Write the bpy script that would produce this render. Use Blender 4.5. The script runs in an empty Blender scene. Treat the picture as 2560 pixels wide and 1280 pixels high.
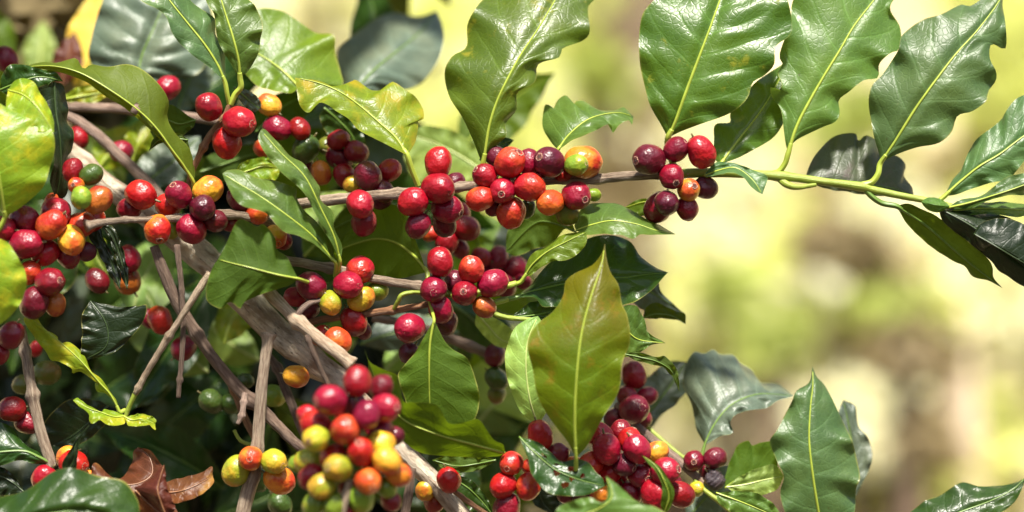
import bpy, math, random
from mathutils import Vector, Matrix, noise as mnoise
scene = bpy.context.scene
COL = scene.collection
R = math.radians
random.seed(11)
# ------------------------------------------------------------------ camera frame
LENS, SENS = 100.0, 36.0
FW = 0.50                                   # metres seen across the frame at the plane in focus
D = FW * LENS / SENS                        # focus distance
S = FW / 2560.0
CAM_Z = 1.25
def P(x, y, z=0.0):
    """a point of the plant: picture column, picture row, centimetres behind the focus plane"""
    k = (D + z * 0.01) / D
    return Vector(((x - 1280) * S * k, z * 0.01, CAM_Z - (y - 640) * S * k))

# ------------------------------------------------------------------ helpers
def tag(o, label=None, cat=None, group=None, kind=None):
    if label: o['label'] = label
    if cat: o['category'] = cat
    if group: o['group'] = group
    if kind: o['kind'] = kind
    return o
def link(name, me, parent=None, loc=None):
    o = bpy.data.objects.new(name, me); COL.objects.link(o)
    if parent is not None: o.parent = parent
    if loc is not None: o.location = loc
    return o
def mesh(name, verts, faces, m, uvs=None, smooth=True):
    me = bpy.data.meshes.new(name)
    me.from_pydata([tuple(v) for v in verts], [], faces)
    if m: me.materials.append(m)
    if smooth: me.polygons.foreach_set('use_smooth', [True] * len(me.polygons))
    if uvs:
        uv = me.uv_layers.new(name='UVMap')
        for l in me.loops: uv.data[l.index].uv = uvs[l.vertex_index]
    me.update()
    return me
def catmull(pts, n):
    """n samples, evenly spaced along a smooth curve through pts (tuples of any length)"""
    p = [tuple(map(float, q)) for q in pts]
    if len(p) == 2: dense = [tuple(a + (b - a) * i / 40 for a, b in zip(p[0], p[1])) for i in range(41)]
    else:
        q = [tuple(2 * a - b for a, b in zip(p[0], p[1]))] + p + [tuple(2 * a - b for a, b in zip(p[-1], p[-2]))]
        dense = []
        for i in range(1, len(q) - 2):
            for k in range(12):
                t = k / 12.0; t2 = t * t; t3 = t2 * t
                dense.append(tuple(0.5 * (2 * b + (c - a) * t + (2 * a - 5 * b + 4 * c - d) * t2 + (3 * b - a - 3 * c + d) * t3)
                                   for a, b, c, d in zip(q[i - 1], q[i], q[i + 1], q[i + 2])))
        dense.append(p[-1])
    acc = [0.0]
    for a, b in zip(dense, dense[1:]): acc.append(acc[-1] + math.hypot(b[0] - a[0], b[1] - a[1]) + 1e-9)
    out, j = [], 0
    for i in range(n):
        t = acc[-1] * i / (n - 1)
        while j < len(acc) - 2 and acc[j + 1] < t: j += 1
        f = min(1, max(0, (t - acc[j]) / (acc[j + 1] - acc[j])))
        out.append(tuple(a + (b - a) * f for a, b in zip(dense[j], dense[j + 1])))
    return out

# ------------------------------------------------------------------ materials
class N:
    def __init__(s, name):
        s.m = bpy.data.materials.new(name); s.m.use_nodes = True
        s.t = s.m.node_tree; s.t.nodes.clear()
        s.out = s.t.nodes.new('ShaderNodeOutputMaterial')
    def n(s, typ, **kw):
        x = s.t.nodes.new('ShaderNode' + typ)
        for k, v in kw.items(): setattr(x, k, v)
        return x
    def put(s, sock, v):
        if v is None: return
        if isinstance(v, bpy.types.NodeSocket): s.t.links.new(v, sock)
        elif isinstance(v, (tuple, list)) and sock.type == 'RGBA': sock.default_value = tuple(v) + ((1,) if len(v) == 3 else ())
        else: sock.default_value = v
    def math(s, op, a, b=None, c=None, clamp=False):
        x = s.n('Math', operation=op, use_clamp=clamp)
        for i, v in enumerate((a, b, c)):
            if v is not None: s.put(x.inputs[i], v)
        return x.outputs[0]
    def mix(s, f, a, b, blend='MIX'):
        x = s.n('MixRGB', blend_type=blend)
        s.put(x.inputs[0], f); s.put(x.inputs[1], a); s.put(x.inputs[2], b)
        return x.outputs[0]
    def step(s, v, lo, hi, a=0.0, b=1.0):
        x = s.n('MapRange', interpolation_type='SMOOTHSTEP')
        for i, q in enumerate((v, lo, hi, a, b)): s.put(x.inputs[i], q)
        return x.outputs[0]
    def noise(s, vec, scale, detail=3, rough=0.55):
        x = s.n('TexNoise'); s.put(x.inputs['Vector'], vec)
        x.inputs['Scale'].default_value = scale; x.inputs['Detail'].default_value = detail; x.inputs['Roughness'].default_value = rough
        return x.outputs[0]
    def scale(s, vec, v):
        x = s.n('Mapping'); s.put(x.inputs['Vector'], vec); x.inputs['Scale'].default_value = v
        return x.outputs[0]
    def bump(s, h, strength, dist=0.001, normal=None):
        x = s.n('Bump'); x.inputs['Strength'].default_value = strength; x.inputs['Distance'].default_value = dist
        s.put(x.inputs['Height'], h); s.put(x.inputs['Normal'], normal)
        return x.outputs[0]
    def principled(s, **kw):
        x = s.n('BsdfPrincipled')
        for k, v in kw.items(): s.put(x.inputs[k.replace('_', ' ')], v)
        return x.outputs[0]
    def done(s, sh): s.t.links.new(sh, s.out.inputs['Surface']); return s.m

NV = 7.5          # lateral veins on each half of a leaf
def leaf_mat(name, top, under, trans, tf=0.3, rough=0.33, blotch=None, bamt=0.0, vein=None, specks=0.3, dry=0.0, spec=0.38, tip=None):
    b = N(name)
    uv = b.n('UVMap').outputs[0]
    sep = b.n('SeparateXYZ'); b.put(sep.inputs[0], uv)
    s_, v_ = sep.outputs[0], sep.outputs[1]
    sv = b.math('SUBTRACT', b.math('MULTIPLY', v_, 2.0), 1.0)
    t = b.math('ABSOLUTE', sv)
    side = b.math('MULTIPLY', b.math('GREATER_THAN', sv, 0.0), 0.45)
    obj = b.n('TexCoord').outputs['Object']
    rnd = b.n('ObjectInfo').outputs['Random']
    t2 = b.math('MULTIPLY', t, t)
    ph = b.math('SUBTRACT', s_, b.math('ADD', b.math('MULTIPLY', t, 0.12), b.math('MULTIPLY', t2, 0.05)))
    ph = b.math('ADD', b.math('MULTIPLY', ph, NV), side)
    wob = b.math('MULTIPLY', b.math('SUBTRACT', b.noise(obj, 45, 2), 0.5), 0.3)
    ph = b.math('ADD', ph, wob)
    fr = b.math('ABSOLUTE', b.math('SUBTRACT', b.math('FRACT', b.math('ADD', ph, 100.5)), 0.5))
    fade = b.math('SUBTRACT', 1.0, b.math('MULTIPLY', t, 0.75))
    veins = b.math('MULTIPLY', b.step(fr, 0.0, 0.035, 1.0, 0.0), fade)
    wide = b.math('MULTIPLY', b.step(fr, 0.0, 0.30, 1.0, 0.0), fade)
    big = b.noise(obj, 28, 3)
    fine = b.noise(obj, 260, 4)
    vor = b.n('TexVoronoi', feature='DISTANCE_TO_EDGE'); b.put(vor.inputs['Vector'], obj); vor.inputs['Scale'].default_value = 330
    ret = b.step(vor.outputs['Distance'], 0.0, 0.16)
    col = b.mix(b.step(big, 0.35, 0.7), top, tuple(c * k for c, k in zip(top, (1.75, 1.45, 1.3))))
    col = b.mix(b.math('MULTIPLY', b.step(fine, 0.5, 0.75), 0.3), col, tuple(c * 0.6 for c in top))
    col = b.mix(b.math('MULTIPLY', b.math('SUBTRACT', 1.0, ret), 0.13), col, tuple(min(1, c * 2.0) for c in top))
    vc = vein or tuple(min(1, c * 2.6 + 0.02) for c in top)
    col = b.mix(b.math('MULTIPLY', wide, 0.12), col, vc)
    col = b.mix(b.math('MULTIPLY', veins, 0.42), col, vc)
    if tip:
        tm = b.step(b.math('ADD', s_, b.math('MULTIPLY', b.math('SUBTRACT', b.noise(obj, 40, 4, .65), 0.5), 0.9)), 0.35, 0.85)
        col = b.mix(tm, col, tip)
    if blotch:
        bn = b.noise(obj, 75, 4, 0.65)
        bm = b.math('MULTIPLY', b.step(bn, 0.60 - 0.22 * bamt, 0.72), min(1, 0.45 + bamt * 0.5))
        col = b.mix(bm, col, blotch)
    und = b.mix(b.math('MULTIPLY', veins, 0.6), b.mix(b.step(big, 0.35, 0.7), under, tuple(c * 1.4 for c in under)), tuple(min(1, c * 1.9) for c in under))
    back = b.n('NewGeometry').outputs['Backfacing']
    col = b.mix(back, col, und)
    # small pale scale spots, dark pits
    vs = b.n('TexVoronoi'); b.put(vs.inputs['Vector'], obj); vs.inputs['Scale'].default_value = 110
    sp = b.math('MULTIPLY', b.step(vs.outputs['Distance'], 0.03, 0.07, 1.0, 0.0), specks)
    sp = b.math('MULTIPLY', sp, b.step(big, 0.45, 0.6))
    col = b.mix(sp, col, (0.5, 0.5, 0.3))
    vs2 = b.n('TexVoronoi'); b.put(vs2.inputs['Vector'], b.scale(obj, (1.3, 1.3, 1.3))); vs2.inputs['Scale'].default_value = 70
    dk = b.math('MULTIPLY', b.step(vs2.outputs['Distance'], 0.025, 0.055, 1.0, 0.0), 0.7)
    dk = b.math('MULTIPLY', dk, b.step(big, 0.62, 0.5, 0.0, 1.0))
    col = b.mix(dk, col, (0.04, 0.03, 0.01))
    # brown rim
    rim = b.math('MULTIPLY', b.step(b.math('ADD', t, b.math('MULTIPLY', b.math('SUBTRACT', big, 0.5), 0.12)), 0.965, 1.01), 0.55)
    col = b.mix(rim, col, (0.30, 0.27, 0.06) if dry < .5 else (0.12, 0.05, 0.02))
    hs = b.n('HueSaturation')
    b.put(hs.inputs['Hue'], b.math('ADD', 0.487, b.math('MULTIPLY', rnd, 0.026)))
    b.put(hs.inputs['Value'], b.math('ADD', 0.85, b.math('MULTIPLY', rnd, 0.3)))
    b.put(hs.inputs['Color'], col); col = hs.outputs[0]
    h = b.math('ADD', b.math('MULTIPLY', ret, 0.35), b.math('MULTIPLY', b.noise(obj, 420, 3), 0.5))
    h = b.math('ADD', h, b.math('MULTIPLY', b.step(fr, 0.0, 0.10), 0.6))
    nrm = b.bump(h, 0.28, 0.0006)
    nrm = b.bump(b.noise(obj, 55, 2), 0.16, 0.002, nrm)
    rg = b.math('ADD', b.math('MULTIPLY', b.noise(obj, 90, 3), 0.16), b.math('ADD', rough + 0.01, b.math('MULTIPLY', back, 0.2)))
    p = b.principled(Base_Color=col, Roughness=rg, Normal=nrm, Specular_IOR_Level=spec if dry < .5 else 0.3)
    tr = b.n('BsdfTranslucent')
    tcol = b.mix(0.35, trans, col)
    tcol = b.mix(b.math('MULTIPLY', veins, 0.4), tcol, tuple(c * 0.55 for c in trans))
    b.put(tr.inputs[0], tcol); b.put(tr.inputs[1], nrm)
    mx = b.n('MixShader'); mx.inputs[0].default_value = tf
    b.t.links.new(p, mx.inputs[1]); b.t.links.new(tr.outputs[0], mx.inputs[2])
    return b.done(mx.outputs[0])

LM = {
 'glossy':  leaf_mat('leaf_glossy_green', (0.036, 0.072, 0.006), (0.07, 0.14, 0.02), (0.20, 0.34, 0.015), 0.20, 0.27, (0.30, 0.25, 0.02), 0.1),
 'spotted': leaf_mat('leaf_spotted_green', (0.046, 0.084, 0.006), (0.07, 0.14, 0.02), (0.24, 0.38, 0.015), 0.22, 0.27, (0.30, 0.26, 0.02), 0.12),
 'mid':     leaf_mat('leaf_mid_green', (0.050, 0.102, 0.016), (0.08, 0.16, 0.03), (0.24, 0.38, 0.03), 0.26, 0.32),
 'bluish':  leaf_mat('leaf_bluish_green', (0.042, 0.086, 0.026), (0.07, 0.13, 0.03), (0.16, 0.29, 0.05), 0.22, 0.32),
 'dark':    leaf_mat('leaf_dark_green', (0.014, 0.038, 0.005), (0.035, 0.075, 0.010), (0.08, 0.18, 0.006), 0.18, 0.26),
 'deep':    leaf_mat('leaf_shade_green', (0.006, 0.014, 0.003), (0.010, 0.022, 0.004), (0.02, 0.05, 0.004), 0.10, 0.32, specks=0.6),  # shade inside the bush put into a near-black leaf colour
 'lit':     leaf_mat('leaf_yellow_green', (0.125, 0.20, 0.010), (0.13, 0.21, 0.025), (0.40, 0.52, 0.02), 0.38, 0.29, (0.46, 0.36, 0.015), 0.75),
 'pale':    leaf_mat('leaf_pale_green', (0.17, 0.27, 0.06), (0.20, 0.29, 0.08), (0.45, 0.58, 0.10), 0.42, 0.40),
 'olive':   leaf_mat('leaf_olive_green', (0.062, 0.110, 0.003), (0.060, 0.082, 0.004), (0.36, 0.40, 0.005), 0.38, 0.30, (0.22, 0.095, 0.010), 0.28, spec=0.32, tip=(0.100, 0.092, 0.003)),
 'under':   leaf_mat('leaf_green_underside', (0.044, 0.082, 0.004), (0.040, 0.078, 0.004), (0.24, 0.36, 0.005), 0.38, 0.45, spec=0.3),
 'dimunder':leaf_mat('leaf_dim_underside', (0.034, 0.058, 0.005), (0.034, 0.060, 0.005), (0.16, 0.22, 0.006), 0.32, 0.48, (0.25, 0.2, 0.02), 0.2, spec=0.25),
 'grey':    leaf_mat('leaf_sky_sheen_grey', (0.068, 0.095, 0.066), (0.09, 0.12, 0.06), (0.12, 0.2, 0.05), 0.10, 0.33),  # grey sky reflection put into the leaf colour
 'purple':  leaf_mat('leaf_purplish', (0.040, 0.054, 0.028), (0.06, 0.08, 0.04), (0.13, 0.19, 0.03), 0.2, 0.34, (0.11, 0.075, 0.075), 0.5),
 'fresh':   leaf_mat('leaf_fresh_green', (0.072, 0.122, 0.007), (0.09, 0.16, 0.02), (0.32, 0.44, 0.012), 0.32, 0.30),
 'yellow':  leaf_mat('leaf_yellow', (0.66, 0.50, 0.09), (0.65, 0.42, 0.05), (0.95, 0.65, 0.03), 0.5, 0.5, (0.75, 0.3, 0.06), 0.5, specks=0),
 'brown':   leaf_mat('leaf_dry_brown', (0.065, 0.020, 0.008), (0.045, 0.018, 0.009), (0.28, 0.07, 0.012), 0.2, 0.36, (0.28, 0.13, 0.03), 0.3, dry=1),
}
def rib_mat(name, c):
    b = N(name); obj = b.n('TexCoord').outputs['Object']
    col = b.mix(b.noise(obj, 220, 3), tuple(x * 0.75 for x in c), tuple(min(1, x * 1.25) for x in c))
    return b.done(b.principled(Base_Color=col, Roughness=0.45, Subsurface_Weight=0.0))
RIB = {'g': rib_mat('rib_yellow_green', (0.27, 0.33, 0.035)), 'd': rib_mat('rib_green', (0.10, 0.17, 0.025)),
       'p': rib_mat('rib_pale', (0.42, 0.48, 0.16)), 'x': rib_mat('rib_shade', (0.025, 0.045, 0.01)), 'b': rib_mat('rib_brown', (0.2, 0.09, 0.04))}  # the deep rib takes the shade colour of its leaf
RIBOF = dict(glossy='g', spotted='g', mid='g', bluish='g', dark='d', deep='x', lit='g', fresh='g', pale='p', olive='g', under='g', dimunder='d', grey='d', purple='d', yellow='g', brown='b')

def bark_mat(name, c1, c2, c3, stretch=14.0, rough=0.7, bumps=0.6, sc=1.0):
    b = N(name); uv = b.n('UVMap').outputs[0]
    st = b.scale(uv, (1.0, stretch, 1.0))
    obj = b.n('TexCoord').outputs['Object']
    a = b.noise(st, 1.1 * sc, 5, 0.6); f = b.noise(b.scale(uv, (1.0, stretch * 2.2, 1)), 3.0 * sc, 5, 0.7)
    g = b.noise(obj, 55, 4)
    col = b.mix(b.step(a, 0.36, 0.64), c1, c2)
    col = b.mix(b.math('MULTIPLY', b.step(f, 0.55, 0.68), 0.8), col, c3)
    col = b.mix(b.math('MULTIPLY', b.step(g, 0.5, 0.7), 0.35), col, tuple(min(1, x * 1.7) for x in c1))
    h = b.math('ADD', a, b.math('MULTIPLY', f, 0.7))
    nrm = b.bump(h, bumps, 0.0018)
    nrm = b.bump(b.noise(obj, 700, 3), 0.25, 0.0006, nrm)
    return b.done(b.principled(Base_Color=col, Roughness=rough, Normal=nrm, Specular_IOR_Level=0.35))
BM = {
 'grey':  bark_mat('bark_peeling_grey', (0.74, 0.62, 0.47), (0.30, 0.21, 0.14), (0.035, 0.022, 0.016), 6, 0.8, 2.0, 0.9),
 'twig':  bark_mat('bark_twig_tan', (0.40, 0.31, 0.22), (0.20, 0.135, 0.09), (0.085, 0.05, 0.032), 9, 0.65, 1.0, 1.4),
 'brown': bark_mat('bark_twig_brown', (0.20, 0.135, 0.095), (0.10, 0.06, 0.042), (0.04, 0.024, 0.018), 9, 0.65, 1.0, 1.4),
 'red':   bark_mat('bark_twig_reddish', (0.28, 0.14, 0.065), (0.15, 0.065, 0.03), (0.07, 0.03, 0.018), 10, 0.55, 0.8, 1.3),
 'straw': bark_mat('bark_straw', (0.50, 0.39, 0.27), (0.30, 0.20, 0.125), (0.09, 0.055, 0.035), 7, 0.68, 1.1, 1.4),
 'green': bark_mat('stem_green', (0.22, 0.27, 0.032), (0.17, 0.22, 0.026), (0.30, 0.28, 0.06), 12, 0.42, 0.25),
 'plum':  bark_mat('bark_plum', (0.27, 0.19, 0.145), (0.15, 0.095, 0.07), (0.06, 0.036, 0.028), 9, 0.5, 0.8, 1.3),
}
# ------------------------------------------------------------------ tubes
def tube(name, pts, m, parent=None, n=None, ring=14, nodes=(), rough=0.06, origin=None, seed=0, close=True):
    """pts: (x, y, radius in picture px, z cm)"""
    n = n or max(8, int(len(pts) * 9))
    sm = catmull(pts, n)
    c = [P(p[0], p[1], p[3]) for p in sm]
    rad = [max(0.25, p[2]) * S * (D + p[3] * .01) / D for p in sm]
    o0 = origin if origin is not None else c[0]
    L = [0.0]
    for a, b in zip(c, c[1:]): L.append(L[-1] + (b - a).length)
    up = Vector((0, -1, 0)); verts, uvs, faces = [], [], []
    for i in range(n):
        t = (c[min(n - 1, i + 1)] - c[max(0, i - 1)]).normalized()
        u = (up - t * up.dot(t)); u = u.normalized() if u.length > 1e-6 else Vector((1, 0, 0)); up = u
        w = t.cross(u)
        k = 1.0
        for q, amp in nodes:
            dd = (L[i] / L[-1] - q) * L[-1] / max(rad[i], 1e-6)
            k += amp * math.exp(-(dd / 0.9) ** 2)
        for j in range(ring + 1):
            a = 2 * math.pi * (j % ring) / ring
            nz = mnoise.noise(Vector((math.cos(a) * 0.9, math.sin(a) * 0.9, L[i] / max(rad[i], 1e-6) * 0.32 + seed * 7.3)))
            nz2 = mnoise.noise(Vector((math.cos(a) * 2.6, math.sin(a) * 2.6, L[i] / max(rad[i], 1e-6) * 0.5 + seed * 3.1)))
            r = rad[i] * k * (1 + rough * 1.6 * nz + rough * 1.2 * nz2)
            verts.append(c[i] + (u * math.cos(a) + w * math.sin(a)) * r - o0)
            uvs.append((L[i] * 60, j / ring))
    W = ring + 1
    for i in range(n - 1):
        for j in range(ring):
            a = i * W + j
            faces.append((a, a + 1, a + W + 1, a + W))
    if close:
        for e, i in ((0, 0), (1, n - 1)):
            verts.append(c[i] - o0); uvs.append((L[i] * 60, .5)); q = len(verts) - 1
            for j in range(ring):
                a = i * W + j
                faces.append((q, a + 1, a) if e == 0 else (q, a, a + 1))
    o = link(name, mesh(name, verts, faces, m, uvs), parent)
    if parent is None: o.location = o0
    return o
def branch(label, mat, pts, nodes=(), group='branches and twigs of the coffee bush', cat='branch', name='coffee_branch', rough=0.10, shoot=None):
    o = tube(name, pts, BM[mat], nodes=nodes, rough=rough, seed=len(bpy.data.objects))
    tag(o, label, cat, group)
    if shoot:
        s = tube('green_shoot', shoot, BM['green'], nodes=[], rough=0.03, seed=3, origin=P(pts[0][0], pts[0][1], pts[0][3]))
        s.parent = o; s.location = (0, 0, 0)
    return o

# ------------------------------------------------------------------ leaves
NS, NT = 60, 13
def leaf(label, mat, mid, left, right, z=(0, 0, 0), roll=(0, 0), cup=0.0, ruf=0.25, nw=5.0, quilt=0.10, face=1, pet=None, petmat=None,
         petr=(5, 4), ribr=5.0, group='leaves of the coffee bush', wav=2.0, holes=None, name='coffee_leaf', rib=True, seed=None):
    rs = random.Random(seed if seed is not None else len(bpy.data.objects) * 13 + 5)
    b0, b1 = mid[0], mid[-1]
    M_ = catmull(mid, NS); Lf = catmull([b0] + list(left) + [b1], NS); Rt = catmull([b0] + list(right) + [b1], NS)
    ln = sum(math.hypot(a[0] - b[0], a[1] - b[1]) for a, b in zip(M_, M_[1:]))
    small = min(1.0, ln / 420); quilt *= 0.5 * small; ruf *= 0.35 + 0.65 * small; wav *= 0.35 + 0.5 * small; ribr *= 0.75
    p1, p2, p3 = [rs.uniform(0, 6.28) for _ in range(3)]
    def zs(s):   # quadratic through base, middle, tip
        a, m, b = z
        return a * (1 - s) * (1 - 2 * s) + 4 * m * s * (1 - s) + b * s * (2 * s - 1)
    o0 = P(b0[0], b0[1], zs(0))
    verts, uvs = [], []
    cols = 2 * NT + 1
    for i in range(NS):
        s = i / (NS - 1); env = min(1.0, 3.6 * s, 3.6 * (1 - s)); env = math.sqrt(max(env, 0))
        for j in range(cols):
            t = (j - NT) / NT; at = abs(t)
            E = Lf[i] if t < 0 else Rt[i]
            x = M_[i][0] + (E[0] - M_[i][0]) * at; y = M_[i][1] + (E[1] - M_[i][1]) * at
            wv = wav * env * at ** 4
            x += wv * 2.2 * mnoise.noise(Vector((s * 9 + p1, 5 * (t < 0), p2))); y += wv * 2.2 * mnoise.noise(Vector((s * 9 + p2, 5 * (t < 0), p1 + 9)))
            zz = zs(s) + (roll[0] if t < 0 else roll[1]) * at ** 1.3 * env
            zz += -cup * (at ** 1.6) * env
            zz += ruf * at ** 2.4 * env * (math.sin(2 * math.pi * nw * s + (p3 if t < 0 else p3 + 1.7)) + 0.4 * math.sin(2 * math.pi * nw * 1.7 * s + p1)) * (0.55 + 0.9 * abs(mnoise.noise(Vector((s * 3 + p1, 3 * (t > 0), p2)))))
            ph = NV * (s - 0.12 * at - 0.05 * at * at) + (0.45 if t > 0 else 0)
            ph += 0.5 * mnoise.noise(Vector((s * 3.5 + p3, t * 2, p1)))
            bul = (0.6 + 0.9 * mnoise.noise(Vector((s * 5 + p2, t * 1.5, p3)))) * 1.25 * (ph % 1.0) ** 0.55 * (1 - (ph % 1.0) ** 7) * (0.25 + 0.75 * math.sin(math.pi * min(1, at * 0.93 + .04))) * env
            zz -= face * quilt * bul
            zz += face * quilt * 1.2 * math.exp(-(at / 0.10) ** 2) * env
            zz += 0.10 * mnoise.noise(Vector((s * 4 + p1, t * 2.5, p2))) * env
            verts.append(P(x, y, zz) - o0); uvs.append((s, (t + 1) / 2))
    faces = []
    for i in range(NS - 1):
        for j in range(cols - 1):
            if holes:
                s = (i + .5) / NS; t = (j + .5 - NT) / NT
                if any(((s - hs) / hw) ** 2 + ((t - ht) / hh) ** 2 < 1 for hs, ht, hw, hh in holes): continue
            a = i * cols + j
            faces.append((a, a + 1, a + cols + 1, a + cols))
    me = mesh(name, verts, faces, LM[mat], uvs)
    nn = Vector((0, 0, 0))
    for p in me.polygons: nn += p.normal * p.area
    view = Vector((0, -1, 0)) * face
    if nn.dot(view) < 0: me.flip_normals()
    o = link(name, me, None, o0); tag(o, label, 'leaf', group)
    if rib:
        rp = []
        for k in range(0, NS, 3):
            s = k / (NS - 1)
            v = verts[k * cols + NT]
            rp.append((M_[k][0], M_[k][1], ribr * (1 - 0.8 * s) + 0.4, (v.y + o0.y) * 100 - 0.012))
        c = tube('midrib', rp, RIB[RIBOF[mat]], o, n=34, ring=8, rough=0.02, origin=o0, seed=2)
    if pet:
        q = [(b0[0], b0[1], petr[1], zs(0))] + [(p[0], p[1], petr[1] + (petr[0] - petr[1]) * (k + 1) / len(pet), p[2]) for k, p in enumerate(pet)]
        m2, m1 = M_[3], M_[0]
        q = [(m2[0], m2[1], petr[1] * 0.8, zs(3 / NS))] + q
        tube('petiole', q, BM[petmat] if petmat else RIB[RIBOF[mat]], o, ring=10, rough=0.03, origin=o0, seed=4)
    return o
def gleaf(label, mat, x, y, ang, length, width, z=(0, 0, 0), bend=0.0, wl=1.0, wr=1.0, **kw):
    """a leaf from base (x, y), growing at picture angle ang (degrees, 0 right, 90 up)"""
    rs = random.Random(int(x * 7 + y * 13 + length))
    mid, lf, rt = [], [], []
    for i in range(7):
        s = i / 6; a = R(ang + bend * (s - .5))
        px = x + length * s * math.cos(R(ang)) - bend * .004 * length * math.sin(R(ang)) * 4 * s * (1 - s)
        py = y - length * s * math.sin(R(ang)) - bend * .004 * length * math.cos(R(ang)) * 4 * s * (1 - s)
        mid.append((px, py))
    prof = [(0.08, 0.35), (0.2, 0.72), (0.32, 0.93), (0.45, 1.0), (0.58, 0.93), (0.7, 0.75), (0.82, 0.48), (0.91, 0.22)]
    for s, w in prof:
        k = s * 6; i = min(5, int(k)); f = k - i
        cx = mid[i][0] + (mid[i + 1][0] - mid[i][0]) * f; cy = mid[i][1] + (mid[i + 1][1] - mid[i][1]) * f
        dx, dy = mid[i + 1][0] - mid[i][0], mid[i + 1][1] - mid[i][1]; q = math.hypot(dx, dy); nx, ny = -dy / q, dx / q
        wa = width * .5 * w * wl * (1 + rs.uniform(-.09, .09)); wb = width * .5 * w * wr * (1 + rs.uniform(-.09, .09))
        lf.append((cx - nx * wa, cy - ny * wa)); rt.append((cx + nx * wb, cy + ny * wb))
    return leaf(label, mat, mid, lf, rt, z=z, **kw)

# ------------------------------------------------------------------ cherries
def cherry_mat(name, ca, cb, amt=0.4, rough=0.34, bloom=0.03):
    b = N(name); obj = b.n('TexCoord').outputs['Object']; rnd = b.n('ObjectInfo').outputs['Random']
    loc = b.n('ObjectInfo').outputs['Location']
    off = b.n('VectorMath', operation='MULTIPLY_ADD'); b.put(off.inputs[0], loc); off.inputs[1].default_value = (37, 41, 43); b.put(off.inputs[2], obj)
    v = off.outputs[0]
    n1 = b.noise(v, 0.75, 2); n2 = b.noise(v, 5, 4)
    sep = b.n('SeparateXYZ'); b.put(sep.inputs[0], obj)
    g = b.math('ADD', b.math('MULTIPLY', sep.outputs[2], 0.20), b.math('MULTIPLY', b.math('SUBTRACT', n1, 0.5), 1.3))
    g = b.math('ADD', g, b.math('MULTIPLY', b.math('SUBTRACT', n2, 0.5), 0.25))
    f = b.step(g, 0.20 - amt * 0.6, 0.42 - amt * 0.3)
    col = b.mix(b.math('MULTIPLY', f, min(1, amt * 2)), ca, cb)
    hs = b.n('HueSaturation'); b.put(hs.inputs['Color'], col)
    b.put(hs.inputs['Value'], b.math('ADD', 0.80, b.math('MULTIPLY', rnd, 0.40)))
    b.put(hs.inputs['Hue'], b.math('ADD', 0.492, b.math('MULTIPLY', rnd, 0.016)))
    col = hs.outputs[0]
    vs = b.n('TexVoronoi'); b.put(vs.inputs['Vector'], v); vs.inputs['Scale'].default_value = 4.2
    sp = b.math('MULTIPLY', b.step(vs.outputs['Distance'], 0.04, 0.10, 1, 0), b.step(n2, 0.42, 0.55, 0.0, 0.6))
    col = b.mix(sp, col, tuple(min(1, x * 1.3 + 0.22) for x in ca))
    vd = b.n('TexVoronoi'); b.put(vd.inputs['Vector'], v); vd.inputs['Scale'].default_value = 2.3
    sd = b.math('MULTIPLY', b.step(vd.outputs['Distance'], 0.03, 0.07, 1, 0), b.step(n1, 0.52, 0.62, 0.0, 0.75))
    col = b.mix(sd, col, tuple(x * 0.2 for x in ca))
    col = b.mix(b.math('MULTIPLY', b.step(b.noise(v, 11, 4, .7), 0.56, 0.74), bloom), col, tuple(min(1, x * 2 + .12) for x in ca))
    rg = b.math('ADD', rough - 0.10, b.math('ADD', b.math('MULTIPLY', n2, 0.16), b.math('MULTIPLY', n1, 0.10)))
    nrm = b.bump(b.noise(v, 1.8, 2), 0.12, 0.10)
    nrm = b.bump(b.noise(v, 24, 2), 0.03, 0.02, nrm)
    return b.done(b.principled(Base_Color=col, Roughness=rg, Normal=nrm, Specular_IOR_Level=0.45, Subsurface_Weight=0.10,
                               Subsurface_Radius=(0.002, 0.0008, 0.0005), Subsurface_Scale=0.6))
CK = {  # word, colour, second colour, amount
 'R':  ('red', (0.24, 0.0025, 0.013), (0.31, 0.006, 0.012), 0.4),
 'BR': ('bright red', (0.33, 0.007, 0.011), (0.41, 0.038, 0.012), 0.4),
 'C':  ('crimson', (0.20, 0.0025, 0.015), (0.12, 0.0025, 0.012), 0.4),
 'D':  ('dark red', (0.165, 0.0025, 0.010), (0.105, 0.0025, 0.009), 0.4),
 'M':  ('maroon', (0.098, 0.003, 0.011), (0.055, 0.0025, 0.008), 0.4),
 'OR': ('orange-red', (0.37, 0.024, 0.009), (0.46, 0.085, 0.012), 0.5),
 'O':  ('orange', (0.54, 0.17, 0.014), (0.40, 0.022, 0.010), 0.5),
 'YO': ('yellow-orange', (0.56, 0.28, 0.020), (0.48, 0.075, 0.014), 0.5),
 'Y':  ('yellow', (0.48, 0.34, 0.020), (0.52, 0.15, 0.015), 0.45),
 'YG': ('yellow-green', (0.25, 0.27, 0.015), (0.44, 0.24, 0.016), 0.45),
 'G':  ('green', (0.14, 0.21, 0.014), (0.30, 0.27, 0.018), 0.4),
 'OL': ('olive', (0.10, 0.12, 0.010), (0.18, 0.10, 0.010), 0.45),
 'DG': ('dark green', (0.038, 0.068, 0.009), (0.07, 0.085, 0.010), 0.3),
 'BO': ('brownish orange', (0.33, 0.085, 0.012), (0.22, 0.020, 0.010), 0.5),
 'K':  ('shrivelled blackish', (0.030, 0.020, 0.024), (0.05, 0.03, 0.03), 0.4),
}
CMAT = {k: cherry_mat('cherry_' + v[0].replace(' ', '_').replace('-', '_'), v[1], v[2], v[3], 0.6 if k == 'K' else 0.33) for k, v in CK.items()}
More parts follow.
